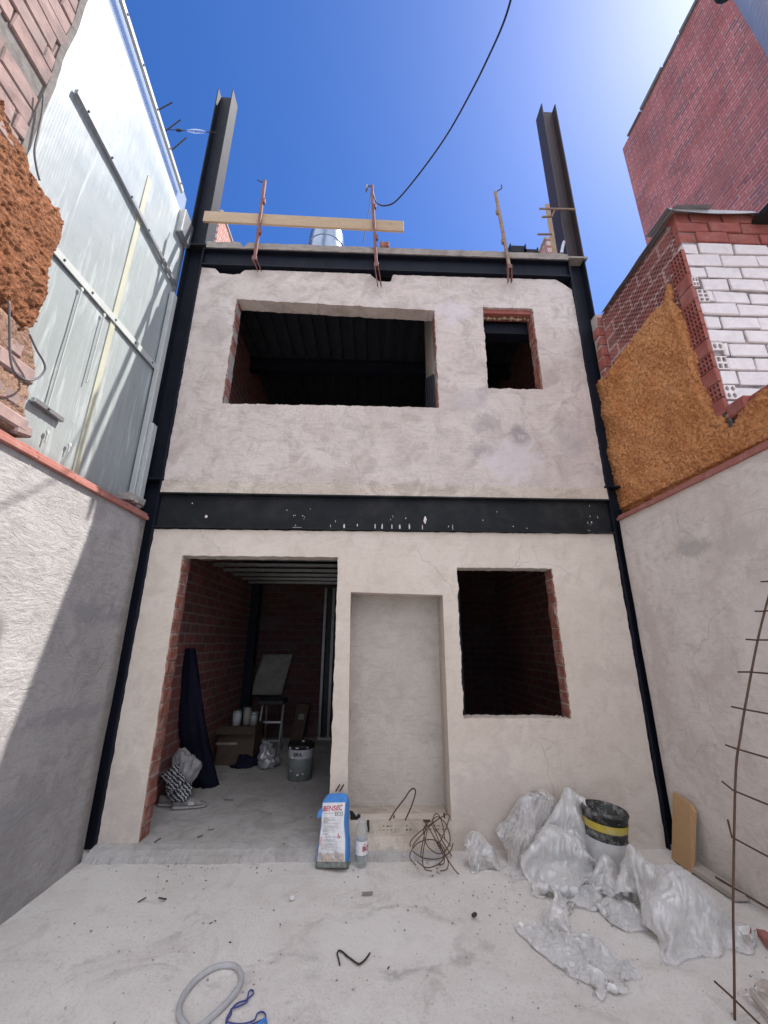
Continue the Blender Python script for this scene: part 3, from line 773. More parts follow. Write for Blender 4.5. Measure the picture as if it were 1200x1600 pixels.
def inside(poly, u, v):
    c = False; n = len(poly)
    for i in range(n):
        (x1, y1), (x2, y2) = poly[i], poly[i-1]
        if (y1 > v) != (y2 > v) and u < (x2-x1)*(v-y1)/(y2-y1)+x1: c = not c
    return c
def foam(name, poly, x, sgn, parent, mat, res=.011, amp=.03, thick=.05, seed=0.):
    """lumpy sprayed coat on a side wall plane; poly in (y,z)"""
    ys = [p[0] for p in poly]; zs = [p[1] for p in poly]
    n, m = int((max(ys)-min(ys))/res)+2, int((max(zs)-min(zs))/res)+2
    bm = B(); V = {}
    def vert(i, j):
        if (i, j) not in V:
            y, z = min(ys)+i*res, min(zs)+j*res
            p = Vector((y*1.0, z*1.0, seed))
            h = .55*abs(mnoise.noise(p*9))+.8*mnoise.noise(p*4)+.40*abs(mnoise.noise(p*26))+.30*mnoise.noise(p*55)
            e = all(inside(poly, y+a, z+b) for a, b in ((.03, 0), (-.03, 0), (0, .03), (0, -.03)))
            d = (thick+amp*h) if e else (thick*.35+amp*.5*h)
            V[(i, j)] = bm.verts.new((x+sgn*d, y+.004*mnoise.noise(p*40), z+.004*mnoise.noise(p*43)))
        return V[(i, j)]
    for i in range(n):
        for j in range(m):
            y, z = min(ys)+(i+.5)*res, min(zs)+(j+.5)*res
            wy = .035*mnoise.noise((y*9, z*9, seed))+.012*mnoise.noise((y*40, z*40, seed)); wz = .035*mnoise.noise((y*9, z*9, seed+5))+.012*mnoise.noise((y*40, z*40, seed+5))
            if inside(poly, y+wy, z+wz): bm.faces.new((vert(i, j), vert(i+1, j), vert(i+1, j+1), vert(i, j+1)))
    bound = [e for e in bm.edges if len(e.link_faces) == 1]
    r = bmesh.ops.extrude_edge_only(bm, edges=bound)
    for v in r['geom']:
        if isinstance(v, bmesh.types.BMVert): v.co.x = x-sgn*.01
    return obj(name, bm, mat, parent, True)
P2 = lambda L, x: [(sx(a, b, x).y, sx(a, b, x).z) for a, b in L]
fp = P2([(-160, 60), (0, 150), (20, 205), (38, 228), (46, 262), (75, 300), (96, 328), (104, 352), (92, 385), (80, 430), (70, 470), (60, 505), (40, 520), (20, 500), (0, 470), (-160, 430)], XB)
foam('foam_coat', fp, XB-.03, 1, nb, M['foam_left'], .009, .040, .036, 1.)
# broken bricks under the foam
lp = P2([(-160, 400), (0, 465), (30, 495), (55, 505), (64, 560), (66, 585), (58, 605), (46, 635), (50, 655), (36, 684), (0, 668), (-160, 590)], XB)
foam('broken_masonry', lp, XB-.07, 1, nb, m_foam('rubble_pink', (.40, .25, .19), (.46, .30, .22), (.24, .13, .09)), .012, .03, .05, 7.)
bm = B()
for (px, py, L, h, rot, x) in ((28, 572, .26, .10, .05, .0), (8, 610, .3, .09, .0, -.012), (15, 648, .28, .085, 0, .002), (10, 530, .24, .09, .03, -.02), (40, 672, .12, .07, .2, .0)):
    c = sx(px, py, XB+x)
    u = Vector((0, math.cos(rot), math.sin(rot)))*L; v = Vector((0, -math.sin(rot), math.cos(rot)))*h
    obox(bm, c-u*.5-v*.5-Vector((.10, 0, 0)), u, v, Vector((.10, 0, 0)), .012)
obj('loose_brick', bm, M['left_brick'], nb)
bm = B(); box(bm, XB-.2, XB-.10, -3, 1.95, 2.6, 4.2); obj('wall_core', bm, M['cement'], nb)

w = [sx(*p, XB+.03) for p in ((68, 148), (66, 175), (60, 205), (54, 235), (57, 262), (62, 282))]
bm = B(); tube(bm, spline(w, 6), .006); tag(obj('loose_cable', bm, M['thinwire'], smooth=True), 'thin grey cable dangling past the end of the pale brick wall, above the foam', 'cable')
w = [sx(*p, XB+.07) for p in ((14, 470), (15, 520), (16, 555), (22, 580), (42, 594), (60, 590), (70, 578), (68, 565), (58, 548), (46, 522))]
bm = B(); tube(bm, spline(w, 6), .006); tag(obj('loose_cable', bm, M['thinwire'], smooth=True), 'thin grey cable looped over the broken pink bricks below the foam', 'cable')
# rubble on the coping by the column
bm = B(); c = sx(205, 752, XL-.06)
for i in range(7): rock(bm, (XL-.10+random.uniform(-.04, .06), 3.60+random.uniform(-.12, .08), 2.70+random.uniform(-.01, .05)), random.uniform(.03, .06), i*2.1)
box(bm, XL-.14, XL-.02, 3.45, 3.66, 2.73, 2.79, .006, .012)
tag(obj('brick_rubble', bm, M['debris']), 'small heap of broken brick on the clay coping beside the left column', 'rubble')

# spikes and insulator on the left roofline
sp3 = []
for i, (p, q) in enumerate((((258, 166), (269, 160)), ((270, 196), (282, 187)), ((277, 227), (291, 215)))):
    bm = B(); a, b = fy(*p, 3.45), fy(*q, 3.45); tube(bm, [a-(b-a)*1.2, b], .008, 6)
    tag(obj('steel_spike', bm, M['rod_dark']), ('topmost', 'middle', 'lowest')[i]+' of three short dark steel spikes sticking out of the left cladding top', 'spike', 'spikes on the left cladding')
bm = B(); a, b = fy(272, 203, 3.62), fy(337, 207, 3.80)
ins = thing('cable_strainer', 'thin clear cable strainer stretched between the left cladding and the steel column', 'strainer', tuple(a))
tube(bm, [a-(b-a)*.2, a, a+(b-a)*.3], .005); obj('wire', bm, M['rod_dark'], ins)
bm = B(); tube(bm, [a+(b-a)*.75, b], .006); obj('wire', bm, M['rod_dark'], ins)
bm = B(); d = (b-a); lathe(bm, [(.006, 0), (.02, d.length*.12), (.024, d.length*.25), (.02, d.length*.4), (.004, d.length*.5)], a+d*.28, d, 12); obj('link', bm, M['bottle'], ins, True)
bm = B(); lathe(bm, [(.015, 0), (.018, .03), (.015, .06)], a+d*.05, d, 10); obj('clamp', bm, M['rod_dark'], ins)

# ================================================================== RIGHT SIDE
rw = thing('courtyard_wall', 'beige cement rendered courtyard wall on the right, all in shade', 'wall', (XR+.1, 0, 0))
bm = B(); g = []; ZR = 2.70
for j in range(nz_+1):
    row = []
    for i in range(ny_+1):
        y = -4+i*(7.792/ny_); z = -.02+j*((ZR+.02)/nz_)
        x = XR+.006*mnoise.noise((y*1.7, z*1.7, 13))+.002*mnoise.noise((y*8, z*8, 15))
        row.append(bm.verts.new((x, y, z)))
    g.append(row)
for j in range(nz_):
    for i in range(ny_): bm.faces.new((g[j][i], g[j][i+1], g[j+1][i+1], g[j+1][i]))
box(bm, XR+.02, XR+.25, -4, 3.785, -.02, ZR)
obj('render', bm, M['render_right'], rw, True, normals=False)
bm = B(); y = -3.9
while y < 3.77:
    L = min(.33, 3.80-y); d = random.uniform(-.003, .003)
    box(bm, XR-.024+d, XR+.16, y, y+L-.003, ZR+.001+d, ZR+.03+d, .004)
    box(bm, XR-.008+d, XR+.16, y, y+L-.004, ZR+.031+d, ZR+.052+d, .004)
    y += L
obj('coping', bm, M['coping'], rw)

nh = thing('neighbour_house', 'neighbouring house on the right with orange foam side and whitewashed brick front', 'house', (XF+.1, 2.5, 2.7))
YC = 2.505
topz = lambda y: 5.06+(y-YC)*.05
bm = B(); extrude_poly(bm, [(YC+.06, 2.75), (3.795, 2.75), (3.795, 4.25), (3.66, 4.25), (3.66, 5.10), (YC+.06, 5.06)], [], SX, XF, XF+.12)
obj('side_wall', bm, M['hollow_side'], nh)
bm = B(); z = 4.28     # pier of red bricks at the far end
while z < 5.12:
    h = random.uniform(.12, .15); box(bm, 2.52+random.uniform(0, .012), 2.64, 3.68+random.uniform(-.006, .006), 3.79, z, z+h-.012, .010, .006); z += h
obj('brick_pier', bm, M['red_brick'], nh)
bm = B(); box(bm, 2.53, 2.62, 3.69, 3.79, 4.3, 5.14); obj('mortar_bed', bm, M['mortar'], nh)
fpr = P2([(964, 806), (940, 690), (934, 600), (950, 585), (985, 540), (1018, 495), (1040, 470), (1048, 445), (1056, 470), (1068, 490), (1080, 520), (1092, 560), (1102, 600), (1120, 640), (1150, 668), (1160, 640), (1200, 612), (1330, 545), (1330, 625), (1200, 700)], XF)
foam('foam_coat', fpr, XF-.012, -1, nh, M['foam_right'], .009, .036, .030, 3.)
# front wall: painted hollow bricks
bm = B(); z = 3.12; row = 0
rr = random.Random(3)
while z < 4.70:
    h = .128; x = XF+.002+(0 if row % 2 else -.16); first = True
    while x < 5.0:
        x1 = x+.30
        a = max(x, XF+(.085 if row in (1, 3, 4, 8, 9) else .004))
        if x1-a > .03 and not (first and row in (9,) and False):
            d = rr.uniform(-.004, .004)
            box(bm, a+.003+rr.random()*.006, x1-.003-rr.random()*.010, YC+d*2, YC+.1, z+.004+rr.random()*.005, z+h-.005-rr.random()**3*.018, rr.uniform(.003, .008), .005)
        x = x1; first = False
    z += h; row += 1
obj('white_brickwork', bm, M['white_brick'], nh)
bm = B(); box(bm, XF+.012, 5.0, YC+.014, YC+.14, 2.8, 5.05); obj('wall_core', bm, m_simple('limewashed_joint', (.34, .30, .30), .95, 0, .7, .5, 9, .1, (.06, .05, .05)), nh)
bm = B(); row = 0
while z < 5.05:
    h = .115; x = XF-.002+(0 if row % 2 else -.14)
    while x < 5:
        a = max(x, XF-.002)
        if x+.28-a > .03: box(bm, a+.004, x+.274, YC+rr.uniform(-.012, .01), YC+.12, z+.004, z+h-.006, .006, .003)
        x += .28
    z += h; row += 1
obj('red_brickwork', bm, M['red_brick'], nh)
def hollow_front(x0, z0, w, h, nx, nz, rnd=False):
    bm = B(); rect = [(x0, z0), (x0+w, z0), (x0+w, z0+h), (x0, z0+h)]; hl = []
    cw, ch = w/nx, h/nz
    for i in range(nx):
        for j in range(nz):
            cx, cz = x0+(i+.5)*cw, z0+(j+.5)*ch
            if rnd: hl.append([(cx+.36*cw*math.cos(a), cz+.36*ch*math.sin(a)) for a in [2*math.pi*k/10 for k in range(10)]])
            else: hl.append([(cx-.36*cw, cz-.36*ch), (cx+.36*cw, cz-.36*ch), (cx+.36*cw, cz+.36*ch), (cx-.36*cw, cz+.36*ch)])
    extrude_poly(bm, rect, hl, FX, YC-.003, YC+.02); obj('hollow_brick', bm, M['white_brick'], nh)
hollow_front(XF+.004, 3.12+.128*1+.006, .085, .116, 2, 2, True)
hollow_front(XF+.004, 3.12+.128*3+.006, .085, .116, 2, 2)
hollow_front(XF+.004, 3.12+.128*4+.05, .085, .07, 2, 1, True)
hollow_front(XF+.010, 3.12+.128*8+.004, .085, .12, 2, 3)
hollow_front(XF-.004, 3.12+.128*9+.03, .05, .09, 2, 2)
def hollow_side(y0, z0, w, h, nx, nz):
    bm = B(); rect = [(y0, z0), (y0+w, z0), (y0+w, z0+h), (y0, z0+h)]; hl = []
    cw, ch = w/nx, h/nz
    for i in range(nx):
        for j in range(nz):
            cy, cz = y0+(i+.5)*cw, z0+(j+.5)*ch
            hl.append([(cy-.34*cw, cz-.34*ch), (cy+.34*cw, cz-.34*ch), (cy+.34*cw, cz+.34*ch), (cy-.34*cw, cz+.34*ch)])
    extrude_poly(bm, rect, hl, SX, XF-.02, XF+.01); obj('hollow_brick', bm, M['red_brick'], nh)
for z0, kind in ((3.15, 0), (3.28, 1), (3.41, 0), (3.54, 1), (3.67, 0), (3.80, 1), (3.93, 1), (4.06, 1), (4.19, 0), (4.32, 0), (4.45, 1), (4.58, 1)):
    if kind: hollow_side(YC+.006, z0, .13, .122, 4, 3)
    else:
        bm = B(); box(bm, XF-.022, XF+.01, YC+.004, YC+.14, z0, z0+.122, .005, .003); obj('hollow_brick', bm, M['red_brick'], nh)
bm = B(); box(bm, XF-.004, XF+.002, YC+.01, YC+.13, 3.15, 4.7); obj('brick_hole_shade', bm, M['hole_shade'], nh)  # dark sheet behind the hollow bricks, painted as the shade in their holes
bm = B(); obox(bm, Vector((XF-.05, 2.34, 3.08)), Vector((.02, .17, .01)), Vector((0, 0, .10)), Vector((.11, 0, 0)), .012); obj('loose_brick', bm, M['red_brick'], nh)
bm = B(); box(bm, XF+.005, XF+.16, -3, YC-.02, 2.70, 3.10); obj('terrace_parapet', bm, M['red_brick'], nh)
bm = B(); y = -2.9
while y < 2.28: box(bm, XF-.012, XF+.17, y, y+.245, 3.102, 3.165, .006, .004); y += .25
obj('parapet_coping', bm, M['red_brick'], nh)
# roof edge flashing: thin bent sheet
def sheet_poly(bm, pts, d):
    A = [bm.verts.new(p) for p in pts]; C = [bm.verts.new(Vector(p)+Vector(d)) for p in pts]
    bm.faces.new(A); bm.faces.new(list(reversed(C)))
    for i in range(len(A)): bm.faces.new((A[i], A[(i+1) % len(A)], C[(i+1) % len(A)], C[i]))
bm = B(); pr = None
for k in range(26):       # side overhang, slightly wavy, curling down at the far end
    t = k/25; y = YC-.06+t*1.16; z = 5.125+.012*mnoise.noise((y*5, 0, 0))-.02*t
    wdt = .085*(1-.65*t)
    c = [bm.verts.new(p) for p in ((XF+.3, y, z+.02), (XF-.015, y, z), (XF-.03-wdt*.4, y, z-.02-wdt*.35), (XF-.026-wdt*.4, y, z-.024-wdt*.35), (XF-.008, y, z-.006), (XF+.3, y, z+.014))]
    if pr:
        for i in range(6): bm.faces.new((pr[i], pr[(i+1) % 6], c[(i+1) % 6], c[i]))
    pr = c
obj('roof_flashing', bm, M['flash'], nh)
bm = B(); pr = None
for k in range(30):
    t = k/29; x = XF-.07+t*2.0; z = 5.118+.008*mnoise.noise((x*5, 3, 0))-(.04 if .38 < t < .45 else 0)
    c = [bm.verts.new(p) for p in ((x, YC+.25, z+.03), (x, YC-.03, z+.008), (x, YC-.055, z-.05-.02*math.sin(t*9)), (x, YC-.050, z-.05-.02*math.sin(t*9)), (x, YC-.024, z), (x, YC+.25, z+.022))]
    if pr:
        for i in range(6): bm.faces.new((pr[i], pr[(i+1) % 6], c[(i+1) % 6], c[i]))
    pr = c
obj('roof_flashing', bm, M['flash'], nh)
bm = B(); box(bm, XF+.02, 5, YC+.15, 3.58, 5.06, 5.11); obj('roof', bm, M['cement'], nh)
bm = B(); box(bm, 3.25, 4.2, YC-.16, YC+.1, 5.00, 5.04); obj('eaves_board', bm, M['black'], nh)

# big apartment block: bare party wall
K = 3.0; XB2 = XR*K; YE = 2.705*K; ZT = EYE+4.70*K
ab = thing('brick_building', 'tall bare red brick party wall of a block rising behind the right neighbour', 'building', (XB2+3, 0, 0))
bm = B(); box(bm, XB2, XB2+8, 4.35, YE, -.02, ZT); obj('wall', bm, M['big_brick'], ab)
bm = B(); y = YE-.3
while y > 5.0:
    L = random.choice((.6, .9, 1.3, 2.2)); h = random.choice((.05, .10, .10, .18)); box(bm, XB2-.05+random.uniform(-.02, .02), XB2+.4, y-L, y-.02, ZT+.002, ZT+h, .01, .01); y -= L
obj('coping', bm, M['cement'], ab)
# vent duct and black pipe fixed high on that wall
a = sx(1150, -6, 3.1); 
dct = thing('metal_duct', 'shiny ribbed metal duct overhead in the top right corner', 'duct', tuple(sx(1200, 40, 3.2)))
c0 = sx(1205, 65, 3.05); c1 = sx(1175, -60, 3.05)
dirv = (sx(1200, 85, 3.0)-sx(1148, 0, 3.0))
p0 = sx(1200, 85, 3.0)+dirv*1.2; p1 = sx(1148, 0, 3.0)-dirv*3.0
ax = (p1-p0).normalized(); side = ax.cross(ray(1174, 40).normalized()).normalized()
if (side.dot(RT)) < 0: side = -side
rd = .30
bm = B(); L = (p1-p0).length; prof = []
k = 0.
while k < L:
    prof += [(rd, k), (rd, k+.05), (rd+.008, k+.056), (rd+.008, k+.062)]; k += .068
lathe(bm, prof, p0+side*rd, ax, 48); obj('pipe', bm, M['duct'], dct, True)
q = sx(1131, -12, 4.0)
bp = thing('black_pipe', 'black round pipe end against the brick block at the top edge', 'pipe', tuple(q))
bm = B(); lathe(bm, [(.0, 0), (.085, 0), (.085, .5)], q+Vector((0, .0, -.02)), Vector((.35, -.3, 1)), 24, False, True); obj('pipe', bm, M['black'], bp, True)
bm = B(); lathe(bm, [(.098, .0), (.10, .02), (.10, .06), (.098, .07)], q+Vector((0, 0, -.02)), Vector((.35, -.3, 1)), 24); obj('socket', bm, M['black'], bp, True)

# far party walls above the roof line
def far_wall(name, lab, x, p, q, thick):
    a, b = sx(*p, x), sx(*q, x)
    t = thing(name, lab, 'wall', (x, a.y, 6))
    bm = B(); y0, y1 = min(a.y, b.y)-(.0), max(a.y, b.y)+.4
    z = max(a.z, b.z)
    x0, x1 = (x-thick, x) if x < 0 else (x, x+thick)
    box(bm, x0, x1, y0, y1, 3, z); obj('brickwork', bm, m_brick(name+'_mat', 'yz', .25, .075, (.42, .16, .12), (.34, .125, .10), (.5, .42, .38), .012), t)
    bm = B(); box(bm, x0-.02, x1+.02, y0, y1, z+.002, z+.04); obj('coping', bm, M['mortar'], t)
far_wall('party_wall', 'sunlit red brick party wall peeking above the roof beside the left column', -2.75, (345, 335), (364, 383), .25)
far_wall('party_wall', 'red brick party wall peeking above the roof beside the right column', 2.95, (853, 372), (843, 402), .25)
a, b = fy(852, 318, 4.3), fy(872, 398, 4.3)
bm = B(); obox(bm, Vector((a.x, 4.3, 6.155)), Vector((.12, 0, 0)), Vector((0, 0, a.z-6.155)), Vector((0, .025, 0)), .003)
tag(obj('timber_batten', bm, M['ltan']), 'pale timber board standing upright behind the right steel column on the roof', 'board')

# ================================================================== ON THE ROOF EDGE
def post(lab, bot, mid, topp, mat, up_mat, hook):
    yb, yt = YF-.085, YF-.085
    pb, pm, pt = fy(*bot, yb), fy(*mid, yb), fy(*topp, yt)
    t = thing('guardrail_post', lab, 'post', tuple(pm), 'guardrail posts clamped to the roof edge')
    bm = B(); d = (pt-pm); n = d.normalized(); sdv = Vector((1, 0, 0)); sdv = (sdv-n*sdv.dot(n)).normalized(); f = n.cross(sdv)
    w = .034
    obox(bm, pm-sdv*w/2-f*w/2, sdv*w, f*w, d, .003); obj('tube', bm, up_mat, t)
    bm = B(); e = pb-pm
    obox(bm, pm+Vector((-.024, -.02, 0)), e, Vector((.008, 0, 0)), Vector((0, .05, 0)), .001); obox(bm, pm+Vector((.016, -.02, 0)), e, Vector((.008, 0, 0)), Vector((0, .05, 0)), .001)
    obox(bm, pm+Vector((-.028, -.024, -.03)), Vector((.056, 0, 0)), Vector((0, .06, 0)), Vector((0, 0, .06)), .003)
    obj('clamp', bm, mat, t)
    bm = B(); tube(bm, spline([pt-n*.03]+[fy(*h, yt) for h in hook], 5), .007); obj('hook', bm, M['rod_dark'], t)
    for k in (.33, .72):
        bm = B(); c = pm+d*k+sdv*(.026 if mat is up_mat else -.026); obox(bm, c-n*.035-sdv*.012-f*.02, sdv*.024, f*.04, n*.07, .003); obj('bracket', bm, up_mat, t)
    return t
post('left red guardrail post in front of the plank, leaning right', (405, 422), (398, 405), (414, 282), M['post_red'], M['post_red'], ((408, 284), (402, 281)))
post('middle red guardrail post holding the plank end and the black cable', (593, 446), (588, 415), (581, 290), M['post_red'], M['post_red'], ((576, 291), (572, 300), (573, 288)))
post('right cement crusted guardrail post without a plank, leaning left', (797, 440), (796, 418), (774, 300), M['post_red'], M['post_tan'], ((778, 298), (784, 294), (783, 289)))
# plank
a = fy(318, 337, YF-.06); b = fy(631, 353, YF-.06)
bm = B(); obox(bm, a+Vector((0, .0, -.085)), (b-a), Vector((0, 0, .17)), Vector((0, .028, 0)), .003)
tag(obj('guard_plank', bm, M['plank']), 'long pale timber plank held level by the roof edge posts', 'plank')
# cable
pts = [fy(581, 292, YF-.09), fy(584, 306, YF-.10), fy(590, 318, 3.66), fy(604, 321, 3.6), fy(622, 311, 3.5), fy(660, 265, 3.2), fy(700, 208, 2.9), fy(738, 140, 2.5), fy(765, 85, 2.2), fy(785, 40, 1.9), fy(798, 0, 1.7), fy(806, -40, 1.5)]
bm = B(); tube(bm, spline(pts, 8), .0085, 7); tag(obj('power_cable', bm, M['cable'], smooth=True), 'black cable swooping up across the sky from the middle guardrail post', 'cable')
pts = [fy(580, 296, YF-.07), fy(577, 325, YF+.0), fy(571, 355, YF+.05), fy(567, 390, YF+.10)]
bm = B(); tube(bm, spline(pts, 6), .005, 6); tag(obj('thin_cable', bm, M['thinwire'], smooth=True), 'thin dark wire hanging from the middle post down behind the roof edge', 'cable')
# zinc vent
dv = thing('vent_cowl', 'shiny domed zinc vent on the roof behind the plank', 'vent', (0, 5.5, 6.15))
c = fy(510, 385, 5.5); rr_ = (fy(537, 372, 5.5).x-fy(482, 372, 5.5).x)/2; zt = fy(510, 356, 5.5).z
bm = B(); lathe(bm, [(rr_, 0), (rr_*1.0, zt-6.15-.42), (rr_*.95, zt-6.15-.25), (rr_*.82, zt-6.15-.1), (rr_*.6, zt-6.15-.02), (.02, zt-6.15+.03)], (c.x, 5.5, 6.15), seg=36); obj('shell', bm, M['dome'], dv, True)
bm = B(); lathe(bm, [(rr_+.012, 0), (rr_+.02, .02), (rr_+.012, .05)], (c.x, 5.5, 6.151), seg=36); obj('collar', bm, M['dome'], dv, True)
bm = B(); lathe(bm, [(rr_+.004, 0), (rr_+.012, .01), (rr_+.004, .02)], (c.x, 5.5, zt-.55), seg=36); obj('seam', bm, M['dome'], dv, True)
# steel offcuts
a, b = fy(797, 396, YF+.0), fy(833, 398, YF+.0)
off = thing('steel_offcut', 'two black steel channel offcuts stacked on the roof edge', 'steel', (a.x, YF, 6.16))
bm = B(); w = .20
for (x0, z0, L) in ((a.x, 6.165, .20), (a.x+.17, 6.165, .18)):
    h = .10 if x0 == a.x else .05
    box(bm, x0, x0+L, YF-.03, YF+.17, z0, z0+h); box(bm, x0, x0+.01, YF-.03, YF+.17, z0+h, z0+h+.035); box(bm, x0+L-.01, x0+L, YF-.03, YF+.17, z0+h, z0+h+.035)
obj('channel', bm, M['steel'], off)
bm = B(); c = fy(601, 394, YF-.06); box(bm, c.x-.055, c.x+.055, YF-.055, YF+.05, 6.152, 6.245, .012, .008)
tag(obj('brick_piece', bm, M['jamb_brick']), 'broken lump of red brick lying on the roof edge beside the middle post', 'brick')
# tie rods clamped on the right column
cl = thing('column_clamp', 'rusty tie bars clamped round the upper right steel column', 'clamp', (2.45, YF, 6.8))
def rod(p, q, y, r, y2=None): 
    bm = B(); tube(bm, [fy(*p, y), fy(*q, y2 or y)], r, 7); obj('bar', bm, M['post_tan'], cl)
rod((843, 326), (898, 327), YF-.04, .013); rod((847, 339), (864, 338), YF+.0, .014); rod((840, 366), (862, 366), YF+.14, .013); rod((898, 327), (893, 336), YF-.04, .012, YF+.1); rod((862, 338), (868, 326), YF-.03, .010)
bm = B(); tube(bm, spline([fy(877, 396, YF-.03), fy(879, 385, YF-.03), fy(881, 378, YF-.03)], 4), .02, 6); obj('weld_tab', bm, M['galv'], cl)

# ================================================================== CRUMPLED PLASTIC
def tri(t): return np.abs((t/math.pi) % 2-1)
class Folds:
    def __init__(s, n, f0, f1, amp, seed, axis=None, aniso=1.0):
        r = np.random.default_rng(seed); s.k = []
        for i in range(n):
            d = r.normal(size=3)
            if axis is not None:
                ax_ = np.array(axis)/np.linalg.norm(axis); d = d-aniso*ax_*(d@ax_)
            d /= np.linalg.norm(d); f = f0*(f1/f0)**(i/max(1, n-1))
            s.k.append((d*f, r.uniform(0, 9), amp*(f0/f)**.9, r.normal(size=3)*f*.25, r.uniform(0, 9)))
    def __call__(s, P):
        h = np.zeros(len(P))
        for d, ph, a, wd, wp in s.k:
            w = 1.5*np.sin(P@wd*1.1+wp)
            h += a*(tri(P@d+ph+w)-.5)
        return h
def crumple(name, blobs, mat, folds, vox=.011, parent=None, extra=None, floor=.004, smooth_it=3, wall=True):
    """blobs: list of (center, radii, rotation euler) joined to one skin, then folded"""
    t = B()
    for c, r, rot in blobs:
        mtx = Matrix.Translation(c) @ Matrix.Rotation(rot[2], 4, 'Z') @ Matrix.Rotation(rot[1], 4, 'Y') @ Matrix.Rotation(rot[0], 4, 'X') @ Matrix.Diagonal((*r, 1))
        bmesh.ops.create_icosphere(t, subdivisions=4, radius=1, matrix=mtx)
    me = bpy.data.meshes.new('tmp'); t.to_mesh(me); t.free()
    o = bpy.data.objects.new('tmp', me); COL.objects.link(o)
    md = o.modifiers.new('r', 'REMESH'); md.mode = 'VOXEL'; md.voxel_size = vox
    sm = o.modifiers.new('s', 'SMOOTH'); sm.factor = .5; sm.iterations = smooth_it
    dg = bpy.context.evaluated_depsgraph_get(); ev = o.evaluated_get(dg)
    m2 = bpy.data.meshes.new_from_object(ev); bpy.data.objects.remove(o); bpy.data.meshes.remove(me)
    n = len(m2.vertices); P = np.empty(n*3); N = np.empty(n*3)
    m2.vertices.foreach_get('co', P); m2.vertices.foreach_get('normal', N); P = P.reshape(-1, 3); N = N.reshape(-1, 3)
    h = np.zeros(n)
    for fo in folds: h += fo(P)
    Q = P+N*h[:, None]
    Q[:, 2] = np.maximum(Q[:, 2], floor+.002*np.sin(P[:, 0]*60)*np.cos(P[:, 1]*50))
    if wall: Q[:, 1] = np.minimum(Q[:, 1], YF-.004)
    m2.vertices.foreach_set('co', Q.ravel()); m2.update()
    bm = B(); bm.from_mesh(m2); bpy.data.meshes.remove(m2)
    if extra: extra(bm)
    return obj(name, bm, mat, parent, True)
def film_sheet(bm, grid, nu=46, nv=36, amp=.012, seed=0, floor=.004, f0=40, f1=240):
    """Catmull-Rom patch through a grid of control points, creased"""
    G = [[Vector(p) for p in row] for row in grid]
    rows = [spline(r, max(2, nu//(len(r)-1))) for r in G]
    cols = list(zip(*rows)); full = [spline(c, max(2, nv//(len(G)-1))) for c in cols]
    P = np.array([[tuple(p) for p in c] for c in full]); sh = P.shape
    fo = Folds(9, f0, f1, amp*1.5, seed)
    Pf = P.reshape(-1, 3)
    gu = np.gradient(P, axis=0); gv = np.gradient(P, axis=1); N = np.cross(gu, gv); N /= np.linalg.norm(N, axis=2, keepdims=True)+1e-9
    Pf = Pf+N.reshape(-1, 3)*fo(Pf)[:, None]
    Pf[:, 2] = np.maximum(Pf[:, 2], floor); Pf[:, 1] = np.minimum(Pf[:, 1], YF-.004)
    V = [bm.verts.new(p) for p in Pf]; a, b = sh[0], sh[1]
    for i in range(a-1):
        for j in range(b-1):
            bm.faces.new((V[i*b+j], V[i*b+j+1], V[(i+1)*b+j+1], V[(i+1)*b+j]))
def bl(px, py, y, rx, ry, rz, rot=(0, 0, 0)): return (fy(px, py, y), (rx, ry, rz), rot)

